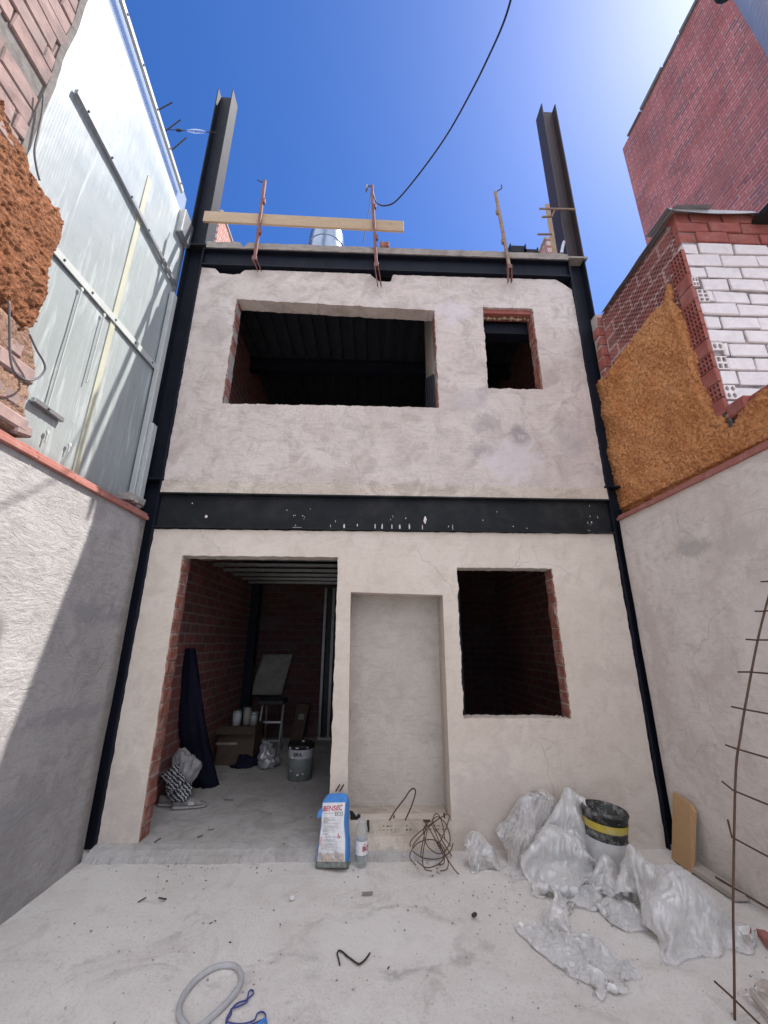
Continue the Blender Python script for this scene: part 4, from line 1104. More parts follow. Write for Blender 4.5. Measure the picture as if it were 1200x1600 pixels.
def drape(blobs, n, size, center, comp, rough, steps=60, iters=12, seed=0, tilt=(0, 0, 0), bend=.30, grav=5., xmax=XR-.02, ymax=YF-.006):
    """thin film dropped over filler lumps: position-based cloth, settled to rest"""
    nu, nv = n; su, sv = size
    Mt = Matrix.Rotation(tilt[2], 3, 'Z') @ Matrix.Rotation(tilt[0], 3, 'X') @ Matrix.Rotation(tilt[1], 3, 'Y')
    P = np.empty((nv, nu, 3))
    for j in range(nv):
        for i in range(nu):
            u = (i/(nu-1)-.5)*su; v = (j/(nv-1)-.5)*sv; h = 0
            for k, (f, a) in enumerate(((6, 1), (14, .6), (30, .35))): h += a*mnoise.noise((u*f+seed, v*f, seed*3+k))
            p = Vector((u*comp[0]+.04*mnoise.noise((u*9, v*9, seed+7)), v*comp[1]+.04*mnoise.noise((u*9, v*9, seed+9)), h*rough))
            P[j, i] = (Mt @ p)+Vector(center)
    du, dv = su/(nu-1), sv/(nv-1)
    # creased film remembers old folds: rest length varies in patches
    mem = np.array([[1+.14*mnoise.noise((i*.09, j*.09, seed+3))+.16*mnoise.noise((i*.30+.1*j, j*.05, seed+8))+.03*mnoise.noise((i*.5, j*.5, seed)) for i in range(nu)] for j in range(nv)])
    sets = []
    def add(sl_a, sl_b, L, k): sets.append((sl_a, sl_b, L, k))
    A = slice
    for o in (0, 1):
        add((A(None), A(o, nu-1, 2)), (A(None), A(o+1, nu, 2)), du, 1.); add((A(o, nv-1, 2), A(None)), (A(o+1, nv, 2), A(None)), dv, 1.)
        dd = math.hypot(du, dv)
        add((A(o, nv-1, 2), A(0, nu-1)), (A(o+1, nv, 2), A(1, nu)), dd, .35); add((A(o, nv-1, 2), A(1, nu)), (A(o+1, nv, 2), A(0, nu-1)), dd, .35)
    for o in range(4):
        add((A(None), A(o, nu-2, 4)), (A(None), A(o+2, nu, 4)), 2*du*.985, bend); add((A(o, nv-2, 4), A(None)), (A(o+2, nv, 4), A(None)), 2*dv*.985, bend)
    for o in range(10):
        add((A(None), A(o, nu-5, 10)), (A(None), A(o+5, nu, 10)), 5*du*.95, bend*.5); add((A(o, nv-5, 10), A(None)), (A(o+5, nv, 10), A(None)), 5*dv*.95, bend*.5)
    fixed = []
    for a, b, L, k in sets:
        na = P[a].shape; nb_ = P[b].shape; r = min(na[0], nb_[0]); c = min(na[1], nb_[1]); L = np.full((r, c, 1), L)
        ja = np.arange(nv)[a[0]][:r]; ia = np.arange(nu)[a[1]][:c]
        L *= mem[np.ix_(ja, ia)][..., None]; fixed.append((a, b, L, k, r, c))
    E = []
    for c, r, rot in blobs:
        Rm = np.array(Matrix.Rotation(rot[2], 3, 'Z') @ Matrix.Rotation(rot[1], 3, 'Y') @ Matrix.Rotation(rot[0], 3, 'X')); E.append((np.array(c), np.array(r), Rm))
    V = np.zeros_like(P); dt = .02
    for s in range(steps):
        V[..., 2] -= grav*dt; V *= .90
        Q = P+V*dt
        for it in range(iters):
            for a, b, L, k, r, c in fixed:
                X = Q[a][:r, :c]; Y = Q[b][:r, :c]; d = Y-X; l = np.sqrt((d*d).sum(-1, keepdims=True))+1e-9
                kk = k if k > .5 else np.where(l < L, k, k)
                m = d*(.5*kk*(1-L/l)); X += m; Y -= m
            if it % 3 == 2 or it == iters-1:
                for c, r, Rm in E:
                    q = (Q-c) @ Rm/r; l = np.sqrt((q*q).sum(-1)); m = l < 1.02
                    if m.any():
                        q[m] *= (1.02/np.maximum(l[m], 1e-4))[:, None]; Q[m] = (q[m]*r) @ Rm.T+c
                        Q[m] = Q[m]*.25+P[m]*.75 if it == iters-1 and s > 14 else Q[m]
                np.minimum(Q[..., 1], ymax, out=Q[..., 1]); np.minimum(Q[..., 0], xmax, out=Q[..., 0])
                f = Q[..., 2] < .006
                Q[f, 2] = .006
                if it == iters-1: Q[f, :2] = P[f, :2]*.8+Q[f, :2]*.2
        V = (Q-P)/dt; sp = np.sqrt((V*V).sum(-1, keepdims=True)); V *= np.minimum(1, 1.5/(sp+1e-9)); P = Q
    return P
def film(name, P, mat, fine=(), parent=None, sub=1, extra=None):
    nv, nu = P.shape[:2]
    me = bpy.data.meshes.new('tmp'); me.from_pydata([tuple(p) for p in P.reshape(-1, 3)], [], [(j*nu+i, j*nu+i+1, (j+1)*nu+i+1, (j+1)*nu+i) for j in range(nv-1) for i in range(nu-1)])
    o = bpy.data.objects.new('tmp', me); COL.objects.link(o)
    md = o.modifiers.new('s', 'SUBSURF'); md.levels = sub; md.render_levels = sub
    m2 = bpy.data.meshes.new_from_object(o.evaluated_get(bpy.context.evaluated_depsgraph_get())); bpy.data.objects.remove(o); bpy.data.meshes.remove(me)
    k = len(m2.vertices); X = np.empty(k*3); N = np.empty(k*3); m2.vertices.foreach_get('co', X); m2.vertices.foreach_get('normal', N); X = X.reshape(-1, 3); N = N.reshape(-1, 3)
    h = np.zeros(k)
    for f in fine: h += f(X)
    if len(fine):      # the back skin of the bag, folded differently just inside the front one
        g2 = Folds(6, 50, 170, .010, 77+k % 7); X2 = X-N*(.016+g2(X))[:, None]; X2[:, 2] = np.maximum(X2[:, 2], .002); X2[:, 1] = np.minimum(X2[:, 1], YF-.002)
    X = X+N*h[:, None]; X[:, 2] = np.maximum(X[:, 2], .003); X[:, 1] = np.minimum(X[:, 1], YF-.003)
    m2.vertices.foreach_set('co', X.ravel()); m2.update()
    bm = B(); bm.from_mesh(m2)
    if len(fine): m2.vertices.foreach_set('co', X2.ravel()); m2.update(); bm.from_mesh(m2)
    bpy.data.meshes.remove(m2)
    if extra: extra(bm)
    return obj(name, bm, mat, parent, True, normals=False)

FINE = [Folds(4, 45, 90, .006, 9, (.3, .1, 1), .93), Folds(7, 100, 260, .0046, 2, (.3, .1, 1), .88), Folds(5, 260, 420, .0016, 4)]
def vec(px, py, y, dx=0, dy=0, dz=0): return tuple(fy(px, py, y)+Vector((dx, dy, dz)))
blA = [bl(876, 1388, 3.34, .18, .12, .12), bl(866, 1335, 3.46, .13, .10, .17), bl(892, 1282, 3.60, .08, .07, .22, (0, .05, 0)), bl(906, 1365, 3.44, .07, .09, .22), bl(850, 1408, 3.28, .11, .09, .08)]
tag(film('plastic_bag', drape(blA, (54, 84), (.72, 1.30), vec(884, 1318, 3.40, 0, 0, .10), (.60, .62), .10, seed=1, tilt=(.80, 0, .03), steps=52), M['film'], FINE), 'large filled clear plastic bag slumped left of the black bucket', 'plastic bag')
blB = [bl(838, 1278, 3.71, .18, .07, .17, (0, -.35, 0)), bl(866, 1250, 3.75, .09, .05, .13), bl(796, 1312, 3.69, .11, .07, .12), bl(822, 1318, 3.64, .14, .09, .10)]
tag(film('plastic_sheet', drape(blB, (60, 52), (.82, .62), vec(832, 1262, 3.68, 0, 0, .06), (.60, .60), .08, seed=5, tilt=(.85, .42, 0), steps=40), M['film_c'], FINE), 'crumpled clear plastic sheet heaped against the wall behind the large bag', 'plastic sheet')
blC = [bl(740, 1322, 3.60, .075, .055, .10, (0, .4, 0)), bl(762, 1336, 3.58, .06, .045, .07)]
tag(film('plastic_sheet', drape(blC, (36, 34), (.34, .32), vec(746, 1314, 3.60, 0, 0, .05), (.62, .62), .06, seed=8, tilt=(.5, .1, .4), steps=36), M['film_c'], FINE), 'small crumpled scrap of clear plastic beside the bent rebar bundle', 'plastic sheet')
blD = [bl(966, 1430, 3.08, .07, .06, .07), bl(958, 1402, 3.2, .06, .06, .12), bl(950, 1368, 3.30, .07, .045, .11), bl(985, 1385, 3.18, .05, .05, .09)]
tag(film('plastic_sheet', drape(blD, (40, 60), (.40, .72), vec(960, 1392, 3.14, 0, 0, .10), (.6, .62), .10, seed=12, tilt=(.4, 0, -.1), steps=44), M['film'], FINE), 'low crumpled white film lying between the two large plastic bags', 'plastic sheet')
blE = [bl(1060, 1398, 2.90, .13, .13, .14, (0, .25, 0)), bl(1092, 1412, 2.86, .09, .12, .09, (0, .3, 0)), bl(1036, 1432, 2.82, .10, .10, .09), bl(1016, 1385, 3.0, .05, .06, .13), bl(1024, 1312, 3.06, .030, .026, .19, (0, .1, 0)), bl(990, 1352, 3.08, .04, .045, .12)]
tag(film('plastic_bag', drape(blE, (64, 60), (.80, .84), vec(1046, 1366, 2.95, .0, 0, .12), (.64, .62), .10, seed=21, tilt=(.50, .30, .1), steps=46), M['film'], FINE), 'tied clear plastic bag fanned out on the floor at the right', 'plastic bag')
blT = [(gz(866, 1418, .03), (.08, .06, .10), (0, 0, .3)), (gz(868, 1440, .02), (.06, .06, .09), (0, 0, .3)), (gz(905, 1450, .02), (.05, .07, .08), (0, 0, .5)), (gz(935, 1482, .01), (.025, .06, .045), (0, 0, .5))]
tag(film('plastic_sheet', drape(blT, (44, 62), (.38, .62), tuple(gz(892, 1436, .14)), (.56, .74), .09, seed=31, tilt=(.1, 0, .45), steps=34), M['film'], FINE), 'thin flat tail of clear film trailing over the floor in front of the large bag', 'plastic sheet')

# ================================================================== THINGS ON THE GROUND
# cement sack
def text_mesh(txt, size, origin, U, V, Wn, extr=.0006, bold=0.0, align='LEFT'):
    cu = bpy.data.curves.new('t', 'FONT'); cu.body = txt; cu.size = size; cu.extrude = extr; cu.offset = bold; cu.align_x = align
    o = bpy.data.objects.new('t', cu); COL.objects.link(o)
    dg = bpy.context.evaluated_depsgraph_get(); me = bpy.data.meshes.new_from_object(o.evaluated_get(dg))
    bpy.data.objects.remove(o); bpy.data.curves.remove(cu)
    bm = B(); bm.from_mesh(me); bpy.data.meshes.remove(me)
    for v in bm.verts: v.co = origin+U*v.co.x+V*v.co.y+Wn*v.co.z
    return bm
base = gz(519, 1356); topc = fy(527, 1240, YF-.055)
V_ = (topc-base); HS = V_.length; V_.normalize()
U_ = Vector((1, -.32, 0)); U_ = (U_-V_*U_.dot(V_)).normalized(); W_ = U_.cross(V_).normalized()
if W_.y > 0: W_ = -W_
sack = thing('cement_sack', 'blue and white printed sack of building powder leaning on the pillar between door and niche', 'sack', tuple(base))
WS, DS = .205, .105
def sack_ring(t, grow=0.):
    """rounded rectangle section at height fraction t; pillowy, pinched at the top"""
    w = WS/2*(1.10-.16*t+.04*math.sin(t*9)); d = DS/2*(1.0+.25*math.sin(math.pi*min(1, t*1.15)))
    if t > .86: k = (t-.86)/.14; w *= 1-.26*k*k; d *= 1-.86*k
    out = []; n = 128
    for i in range(n):
        a = 2*math.pi*i/n; c, s_ = math.cos(a), math.sin(a)
        e = .32
        u = math.copysign(abs(c)**e, c)*(w+grow); q = math.copysign(abs(s_)**e, s_)*(d+grow)
        wr = .010*mnoise.noise((u*16, t*7, 1))+.004*mnoise.noise((u*50, t*22, 2))
        out.append(base+U_*(u+.006*math.sin(t*6))+V_*(t*HS)+W_*(q+DS/2*0+wr))
    return out
def back(p): return p
bm = B(); loft(bm, [sack_ring(.055+.945*k/70) for k in range(71)]); obj('sack_body', bm, M['bag_blue'], sack, True)
bm = B(); loft(bm, [sack_ring(t, .003) for t in (-.0, .012, .03, .05, .07, .08)]); obj('sack_foot', bm, M['bag_grime'], sack, True)
def front_pt(uf, t, lift=.0022):
    """point on the front face; uf -1..1 across"""
    w = WS/2*(1.10-.16*t+.04*math.sin(t*9)); d = DS/2*(1.0+.25*math.sin(math.pi*min(1, t*1.15)))
    if t > .86: k = (t-.86)/.14; w *= 1-.26*k*k; d *= 1-.86*k
    u = uf*w
    e = .32; c = min(1, abs(uf))**(1/e); s_ = math.sqrt(max(0, 1-c*c))**e
    q = d*s_
    wr = .010*mnoise.noise((u*16, t*7, 1))+.004*mnoise.noise((u*50, t*22, 2))
    return base+U_*(u+.006*math.sin(t*6))+V_*(t*HS)+W_*(q+wr+lift)
def front_patch(u0, u1, t0, t1, nu, nt, lift, skew=0):
    bm = B(); g = [[bm.verts.new(front_pt(u0+(u1-u0)*i/nu, t0+(t1-t0)*j/nt+skew*(i/nu), lift)) for i in range(nu+1)] for j in range(nt+1)]
    for j in range(nt):
        for i in range(nu): bm.faces.new((g[j][i], g[j][i+1], g[j+1][i+1], g[j+1][i]))
    return bm
obj('label_panel', front_patch(-.86, .93, .075, .855, 40, 80, .005), M['bag_white'], sack, True)
obj('label_print', front_patch(-.84, .88, .078, .175, 30, 16, .0065), M['bag_print'], sack, True)
bm = B()
for (u0, u1, t0, t1) in ((-.78, -.6, .09, .19), (-.25, -.12, .15, .185), (-.06, .02, .14, .165), (.25, .36, .09, .205), (.42, .6, .11, .18), (.36, .5, .17, .20)):
    p = front_patch(u0, u1, t0, t1, 4, 6, .0075)
    me = bpy.data.meshes.new('x'); p.to_mesh(me); p.free(); bm.from_mesh(me); bpy.data.meshes.remove(me)
obj('label_picture', bm, M['ink_soft'], sack)
def wrap_text(txt, size, u, t, bold, mat, name, sl=0.):
    bm = text_mesh(txt, size, Vector((0, 0, 0)), Vector((1, 0, 0)), Vector((0, 1, 0)), Vector((0, 0, 1)), .0003, bold)
    for v in bm.verts:
        x, y, z_ = v.co
        p = front_pt(u+(x)/(WS/2), t+(y+sl*x)/HS, .0072+z_)
        v.co = p
    obj(name, bm, mat, sack)
wrap_text('BENSEC', .045, -.76, .735, .0004, M['ink_red'], 'lettering', .03)
wrap_text('ECO', .034, .20, .668, .0, M['ink_grey'], 'lettering')
bm = B(); rnd = random.Random(9); t = .655
def ptch(u0, u1, t0, t1, lift=.0068):
    p = front_patch(u0, u1, t0, t1, 6, 1, lift); me = bpy.data.meshes.new('x'); p.to_mesh(me); p.free(); bm.from_mesh(me); bpy.data.meshes.remove(me)
ptch(-.74, .12, .702, .710)
t = .64
while t > .20:
    if rnd.random() < .14: t -= .014
    hd = rnd.random() < .18
    ptch(-.70, (-.3 if hd else .55+rnd.uniform(-.35, .12)), t, t+(.007 if hd else .004)); t -= .0105
obj('small_print', bm, M['ink_soft'], sack)
bm = B()
for (u, t) in ((-.76, .36), (-.78, .30)):
    for a0, a1 in ((0, 1), (1, 2), (2, 3), (3, 4)):
        pass
    c = [(u-.09, t), (u, t+.03), (u+.09, t), (u, t-.03)]
    ci = [(u-.06, t), (u, t+.021), (u+.06, t), (u, t-.021)]
    for i in range(4):
        q_ = [c[i], c[(i+1) % 4], ci[(i+1) % 4], ci[i]]; bm.faces.new([bm.verts.new(front_pt(a, b, .0074)) for a, b in q_])
for (u, t) in ((.52, .395),):
    bm.faces.new([bm.verts.new(front_pt(u-.05, t+.03, .0074)), bm.verts.new(front_pt(u+.02, t+.035, .0074)), bm.verts.new(front_pt(u-.02, t-.03, .0074)), bm.verts.new(front_pt(u-.08, t-.025, .0074))])
    bm.faces.new([bm.verts.new(front_pt(u+.06, t+.0, .0074)), bm.verts.new(front_pt(u+.13, t+.005, .0074)), bm.verts.new(front_pt(u+.05, t-.03, .0074)), bm.verts.new(front_pt(u, t-.03, .0074))])
obj('hazard_symbol', bm, M['ink_red'], sack)
bm = B(); a = fy(503, 1262, YF-.13); bx = [Vector((0, 0, 0)), Vector((-.03, .01, -.03)), Vector((-.035, .01, -.07)), Vector((-.01, .0, -.065)), Vector((.012, 0, -.03))]
sheet_poly(bm, [a+p for p in bx], (0, .004, 0)); obj('sack_flap', bm, M['bag_blue'], sack)
# spacer wires poking out behind the sack on the pillar
bm = B(); tube(bm, [fy(525, 1236, YF-.02), fy(531, 1226, YF-.06)], .006); tube(bm, [fy(531, 1236, YF-.02), fy(537, 1226, YF-.06)], .006)
tag(obj('wire_stubs', bm, M['rust']), 'two short rusty wire ends sticking up from the pillar just above the sack', 'wire')

# bottle
bpos = gz(564.5, 1352)
bt = thing('water_bottle', 'clear plastic water bottle with a white and red label standing beside the sack', 'bottle', tuple(bpos))
hb = fy(563, 1272, bpos.y).z; rb = .046
prof = [(.030, 0), (.041, .004), (rb, .016), (rb*.96, .03), (rb, .04), (rb*.97, .05), (rb, .06), (rb, .068), (rb*.985, .07), (rb*.985, hb*.50), (rb, hb*.505), (rb, hb*.62), (rb*.95, hb*.70), (rb*.72, hb*.80), (rb*.45, hb*.89), (.0145, hb*.93), (.0145, hb*.955), (.018, hb*.957), (.018, hb*.965), (.0135, hb*.967), (.0135, hb)]
bm = B(); lathe(bm, prof, bpos+Vector((0, 0, .003)), seg=40, cap1=False); obj('bottle_body', bm, M['bottle'], bt, True)
bm = B(); lathe(bm, [(.038, .006), (rb*.94, .018), (rb*.94, hb*.40)], bpos+Vector((0, 0, .003)), seg=32); obj('water', bm, M['water'], bt, True)
bm = B(); lathe(bm, [(rb*.99, .072), (rb*.992, hb*.31), (rb*.99, hb*.495)], bpos+Vector((0, 0, .003)), seg=48, cap0=False, cap1=False); obj('bottle_label', bm, M['bag_white'], bt, True)
def bottle_text(txt, size, ang0, z, mat, bold, name='lettering'):
    bm = text_mesh(txt, size, Vector((0, 0, 0)), Vector((1, 0, 0)), Vector((0, 1, 0)), Vector((0, 0, 1)), .0002, bold)
    r = rb*.992+.0012
    for v in bm.verts:
        a = ang0+v.co.x/r; v.co = bpos+Vector((r*math.sin(a), -r*math.cos(a), z+v.co.y+.003))
    obj(name, bm, mat, bt)
bottle_text('BON', .042, .12, hb*.31, M['ink_red'], .0016)
bottle_text('- -', .018, -.9, hb*.28, M['ink_grey'], .0004)
bm = B()
for k in range(5): 
    r = rb*.992+.0012; a = .42+k*.04
    bm.verts.new(bpos+Vector((r*math.sin(a), -r*math.cos(a), hb*.46)))
vs = bm.verts[:]
r = rb*.992+.0012; ring = [bm.verts.new(bpos+Vector((r*math.sin(.5+.10*math.cos(q)), -r*math.cos(.5+.10*math.cos(q)), hb*.45+.006*math.sin(q)))) for q in [2*math.pi*i/10 for i in range(10)]]
for v in vs: bm.verts.remove(v)
bm.faces.new(ring); obj('label_emblem', bm, M['ink_red'], bt)
bm = B(); lathe(bm, [(.016, 0), (.016, .012), (.012, .016)], bpos+Vector((-.024, -.004, hb*.945)), Vector((-.6, -.2, .75)), 18); obj('cap', bm, M['black'], bt)

# bundle of bent rebar
bun = thing('bent_rebar', 'tangled bundle of thin bent rusty rebar hooks in front of the niche', 'rebar', tuple(gz(690, 1350)))
def wire(pts, r=.0036, name='bar', par=bun, mat='rust'):
    bm = B(); tube(bm, spline(pts, 7), r, 7); obj(name, bm, M[mat], par, True)
ywb = lambda p: fy(p[0], p[1], p[2])
for L in ([(642, 1323, 3.55), (641, 1316, 3.56), (650, 1305, 3.6), (672, 1288, 3.64), (695, 1274, 3.70), (702, 1274, 3.70), (700, 1285, 3.68), (690, 1310, 3.6), (684, 1322, 3.5)],
          [(645, 1325, 3.55), (647, 1318, 3.56), (660, 1303, 3.6), (678, 1285, 3.66), (693, 1275, 3.7)],
          [(667, 1342, 3.52), (658, 1338, 3.52), (659, 1325, 3.56), (664, 1300, 3.62), (668, 1282, 3.68), (665, 1285, 3.66)],
          [(675, 1361, 3.44), (664, 1358, 3.46), (660, 1345, 3.5), (663, 1320, 3.56), (668, 1296, 3.62)],
          [(717, 1366, 3.42), (708, 1356, 3.48), (692, 1330, 3.56), (676, 1304, 3.62), (668, 1290, 3.66), (664, 1284, 3.68), (670, 1282, 3.68)],
          [(688, 1361, 3.44), (698, 1358, 3.46), (700, 1345, 3.5), (690, 1325, 3.56), (680, 1300, 3.62), (674, 1288, 3.66)],
          [(682, 1351, 3.48), (692, 1350, 3.48), (694, 1340, 3.52), (684, 1320, 3.58), (674, 1300, 3.62)],
          [(706, 1338, 3.5), (696, 1322, 3.56), (684, 1300, 3.62), (676, 1284, 3.67), (680, 1272, 3.72), (686, 1274, 3.7), (692, 1290, 3.66), (695, 1310, 3.6)],
          [(704, 1322, 3.52), (692, 1308, 3.58), (678, 1295, 3.62)]):
    wire([ywb(p) if ywb(p).z > .006 else gz(p[0], p[1], .006) for p in L])
for L in ([(650, 1352, 3.46), (640, 1338, 3.5), (652, 1318, 3.56), (676, 1312, 3.58), (694, 1326, 3.54), (690, 1346, 3.48), (668, 1356, 3.45), (652, 1346, 3.48)],
          [(672, 1282, 3.67), (662, 1296, 3.63), (668, 1322, 3.56), (688, 1334, 3.52), (703, 1316, 3.57), (698, 1290, 3.65), (684, 1276, 3.69), (674, 1284, 3.66)],
          [(645, 1330, 3.53), (660, 1340, 3.5), (684, 1342, 3.5), (702, 1332, 3.53), (708, 1318, 3.57)]):
    wire([ywb(p) if ywb(p).z > .006 else gz(p[0], p[1], .006) for p in L])
nb2 = [(607, 1284, YF-.005), (618, 1266, YF+.12), (632, 1248, YF+.26), (640, 1236, YF+.30), (647, 1232, YF+.31), (649, 1240, YF+.29), (642, 1262, YF+.16), (632, 1284, YF-.005)]
bm = B(); tube(bm, spline([fy(*p[:2], YF+.03+i*.0) for i, p in enumerate(nb2)], 7), .0055, 7)
tag(obj('rebar_hairpin', bm, M['rust'], smooth=True), 'single rusty rebar hairpin standing up on the niche sill', 'rebar')
bm = B(); tube(bm, [fy(694, 1270, YF+.08), fy(695, 1284, YF+.06)], .007, 7); tube(bm, [fy(614, 1284, YF+.07), fy(616, 1274, YF+.08)], .006, 6)
tag(obj('rebar_stub', bm, M['rust']), 'short rusty rebar stubs rising from the right end of the niche sill', 'rebar')
bm = B(); a = fy(548, 1282, YF+.05); sheet_poly(bm, [a, a+Vector((.06, 0, 0)), a+Vector((.015, 0, .055)), a+Vector((-.01, 0, .06))], (0, .03, 0))
tag(obj('dark_scrap', bm, M['black']), 'black scrap wedged behind the sack in the niche corner', 'scrap')

# black bucket
bk = thing('bucket', 'black cement spattered bucket with a yellow band behind the plastic bags', 'bucket', (1.73, 3.5, 0))
cb = Vector((1.725, 3.50, .02)); axb = Vector((.09, -.03, 1)).normalized(); rt_ = .152; hbk = .37
bm = B(); lathe(bm, [(rt_*.84, 0), (rt_*.93, hbk*.55), (rt_, hbk*.93), (rt_*1.045, hbk*.935), (rt_*1.045, hbk*.965), (rt_, hbk*.97), (rt_*.99, hbk), (rt_*.955, hbk), (rt_*.9, hbk*.5), (rt_*.8, .012)], cb, axb, 56, True, True); obj('shell', bm, M['bucket'], bk, True)
bm = B(); lathe(bm, [(rt_*.967, hbk*.68), (rt_*.995, hbk*.81)], cb, axb, 56, False, False)
obj('band', bm, M['yellow'], bk, True)
bm = B(); lathe(bm, [(rt_*.846, .004), (rt_*.952, hbk*.52)], cb, axb, 56, False, False); obj('wash_coat', bm, M['bucket_white'], bk, True)
bm = B(); q = Vector((0, 0, 1)).rotation_difference(axb)
for i in range(90):
    a = random.uniform(0, 2*math.pi); h = hbk*random.uniform(.45, .97); rk = rt_*(.84+.16*h/hbk)+.003
    rock(bm, cb+q @ Vector((rk*math.cos(a), rk*math.sin(a), h)), random.uniform(.002, .007), i)
for i in range(50):
    a = random.uniform(-.6, 2.2); h = hbk*random.uniform(.6, .97); rk = rt_*(.80+.155*h/hbk)
    rock(bm, cb+q @ Vector((rk*math.cos(a), rk*math.sin(a), h)), random.uniform(.003, .009), i)
obj('cement_spatter', bm, M['debris'], bk)


# leaning board and plank
a = fy(1050, 1237, 3.66); b = fy(1084, 1263, 3.40); lo = gz(1058, 1340); lo2 = gz(1086, 1353)
bd = B()
ptA = Vector((2.385, 3.70, .49)); 
pA = sx(1051, 1238, 2.40); pB = sx(1083, 1262, 2.40); 
H1 = Vector((2.30, pA.y, .004)); H2 = Vector((2.30, pB.y, .004))
cut1 = pA; cut2 = pB-Vector((0, 0, .0))
vs = [H1, H2, pB+Vector((0, 0, -.03)), pB+Vector((0, .035, .012)), pA]
sheet_poly(bd, vs, (.022, 0, .003))
tag(obj('pine_board', bd, M['board']), 'short tan pine board leaning upright against the right courtyard wall', 'board')
bm = B(); p, q = gz(1092, 1352, .02), gz(1172, 1404, .02)
d = (q-p); obox(bm, Vector((p.x-.10, p.y+.0, .004)), d, Vector((.10, .0, 0)), Vector((0, 0, .035)), .003)
tag(obj('floor_plank', bm, M['greyplank']), 'grey weathered plank lying along the foot of the right wall', 'plank')
bm = B(); tube(bm, [gz(1118, 1370, .05), gz(1145, 1386, .046), gz(1215, 1428, .02)], .006, 6); tag(obj('loose_rod', bm, M['rust']), 'thin rusty rod lying over the grey plank by the right wall', 'rod')

# rebar mesh leaning on the right wall
ms = thing('rebar_mesh', 'sheet of thin rusty rebar mesh standing at the right edge of the photo', 'mesh', (1.6, 2.3, 0))
YM = 2.3
rp = [(1148, 1594), (1147, 1500), (1145.5, 1420), (1147, 1308), (1150, 1200), (1157, 1150), (1165, 1100), (1184, 1000), (1203, 925), (1222, 860), (1240, 800)]
R3 = [fy(*p, YM) for p in rp]
S3 = spline(R3, 10)
def wire2(pts, r): 
    bm = B(); tube(bm, pts, r, 8); obj('bar', bm, M['rust'], ms, True)
for dy in (0, -.30, -.60): wire2([p+Vector((0, dy, 0)) for p in S3], .0054)
def atz(z):
    for p, q in zip(S3, S3[1:]):
        if p.z <= z <= q.z: return p+(q-p)*((z-p.z)/(q.z-p.z+1e-9))
    return S3[-1]
ends = {1558: (1116, 1533), 1308: (1137, 1281), 1235: (1128, 1221), 1170: (1134, 1164), 1108: (1143, 1104), 1050: (1153, 1050), 1000: (1166, 999), 955: (1180, 955), 908: (1189, 909)}
for ypx, e in ends.items():
    xpx = np.interp(-ypx, [-p[1] for p in rp], [p[0] for p in rp])
    c = fy(xpx, ypx, YM)
    m = c+Vector((-.011, 0, 0))
    tip = fy(e[0], e[1], YM+.06); 
    ptz = [tip, m+Vector((0, .0, 0)), m+Vector((0, -.30, 0)), m+Vector((.0, -.8, 0))]
    wire2(ptz, .0044)

# hose ring
pts = [gz(*p, .012) for p in ((292, 1604), (281, 1588), (282, 1566), (294, 1545), (312, 1526), (335, 1512), (356, 1508), (371, 1513), (377, 1527), (371, 1546), (355, 1566), (335, 1585), (315, 1602), (296, 1612))]
cp = spline(pts+[pts[0]], 8)[:-1]
bm = B(); tube(bm, cp, .0125, 12, closed=True); tag(obj('hose', bm, M['hose'], smooth=True), 'loop of grey hose lying on the concrete near the bottom edge', 'hose')
st = [(353, 1604), (354, 1592), (360, 1580), (362, 1576), (374, 1572), (385, 1566), (388, 1560), (396, 1552), (394, 1547), (389, 1549), (387, 1558), (384, 1563), (372, 1567), (363, 1575), (361, 1585), (355, 1596), (372, 1600), (388, 1598), (398, 1593), (402, 1584), (410, 1581), (415, 1586), (413, 1592), (404, 1596), (390, 1602)]
bm = B(); tube(bm, spline([gz(p[0], p[1], .006+.004*(i % 2)) for i, p in enumerate(st)], 6), .0032, 6); tag(obj('blue_string', bm, M['string'], smooth=True), 'tangled blue string on the concrete right of the hose loop', 'string')
bm = B(); tube(bm, spline([gz(*p, .006) for p in ((400, 1604), (407, 1598), (414, 1593), (416, 1600))], 5), .006, 6)
tag(obj('blue_rag', bm, M['bag_blue']), 'scrap of blue plastic at the bottom edge beside the blue string', 'scrap')
wr = [(531, 1508), (529, 1498), (527, 1490), (530, 1485), (536, 1488), (541, 1493), (548, 1498), (556, 1504), (562, 1506), (570, 1500), (578, 1489)]
bm = B(); tube(bm, spline([gz(p[0], p[1], .008) for p in wr], 6), .0042, 6); rock(bm, gz(541, 1493, .008), .010, 3); tag(obj('bent_wire', bm, M['rod_dark'], smooth=True), 'short bent dark wire lying on the smooth patch of concrete', 'wire')
# single chips
for (px, py, L, wd, hh, ang, mat, lab, nm) in ((741, 1430, .035, .02, .016, .7, 'lead', 'small black chunk on the open concrete left of the bags', 'plastic_chunk'), (456, 1404, .03, .022, .02, .4, 'white', 'small white plaster chip in the middle of the floor', 'plaster_chip'),
                                          (222, 1405, .055, .006, .006, 1.1, 'lead', 'thin dark splinter on the floor near the left wall, the left of two', 'wood_splinter'), (254, 1403, .06, .01, .006, -.3, 'lead', 'flat dark splinter on the floor, the right of two near the left wall', 'wood_splinter'), (574, 1394, .07, .025, .004, .1, 'paper', 'curled dry leaf on the floor in front of the bottle', 'dry_leaf')):
    c = gz(px, py, .012); u = Vector((math.cos(ang), math.sin(ang), 0)); v = Vector((-u.y, u.x, 0))
    bm = B(); obox(bm, c-u*L/2-v*wd/2-Vector((0, 0, .006)), u*L, v*wd, Vector((0, 0, hh)), min(wd, hh)*.2); tag(obj(nm, bm, M[mat]), lab, 'debris')
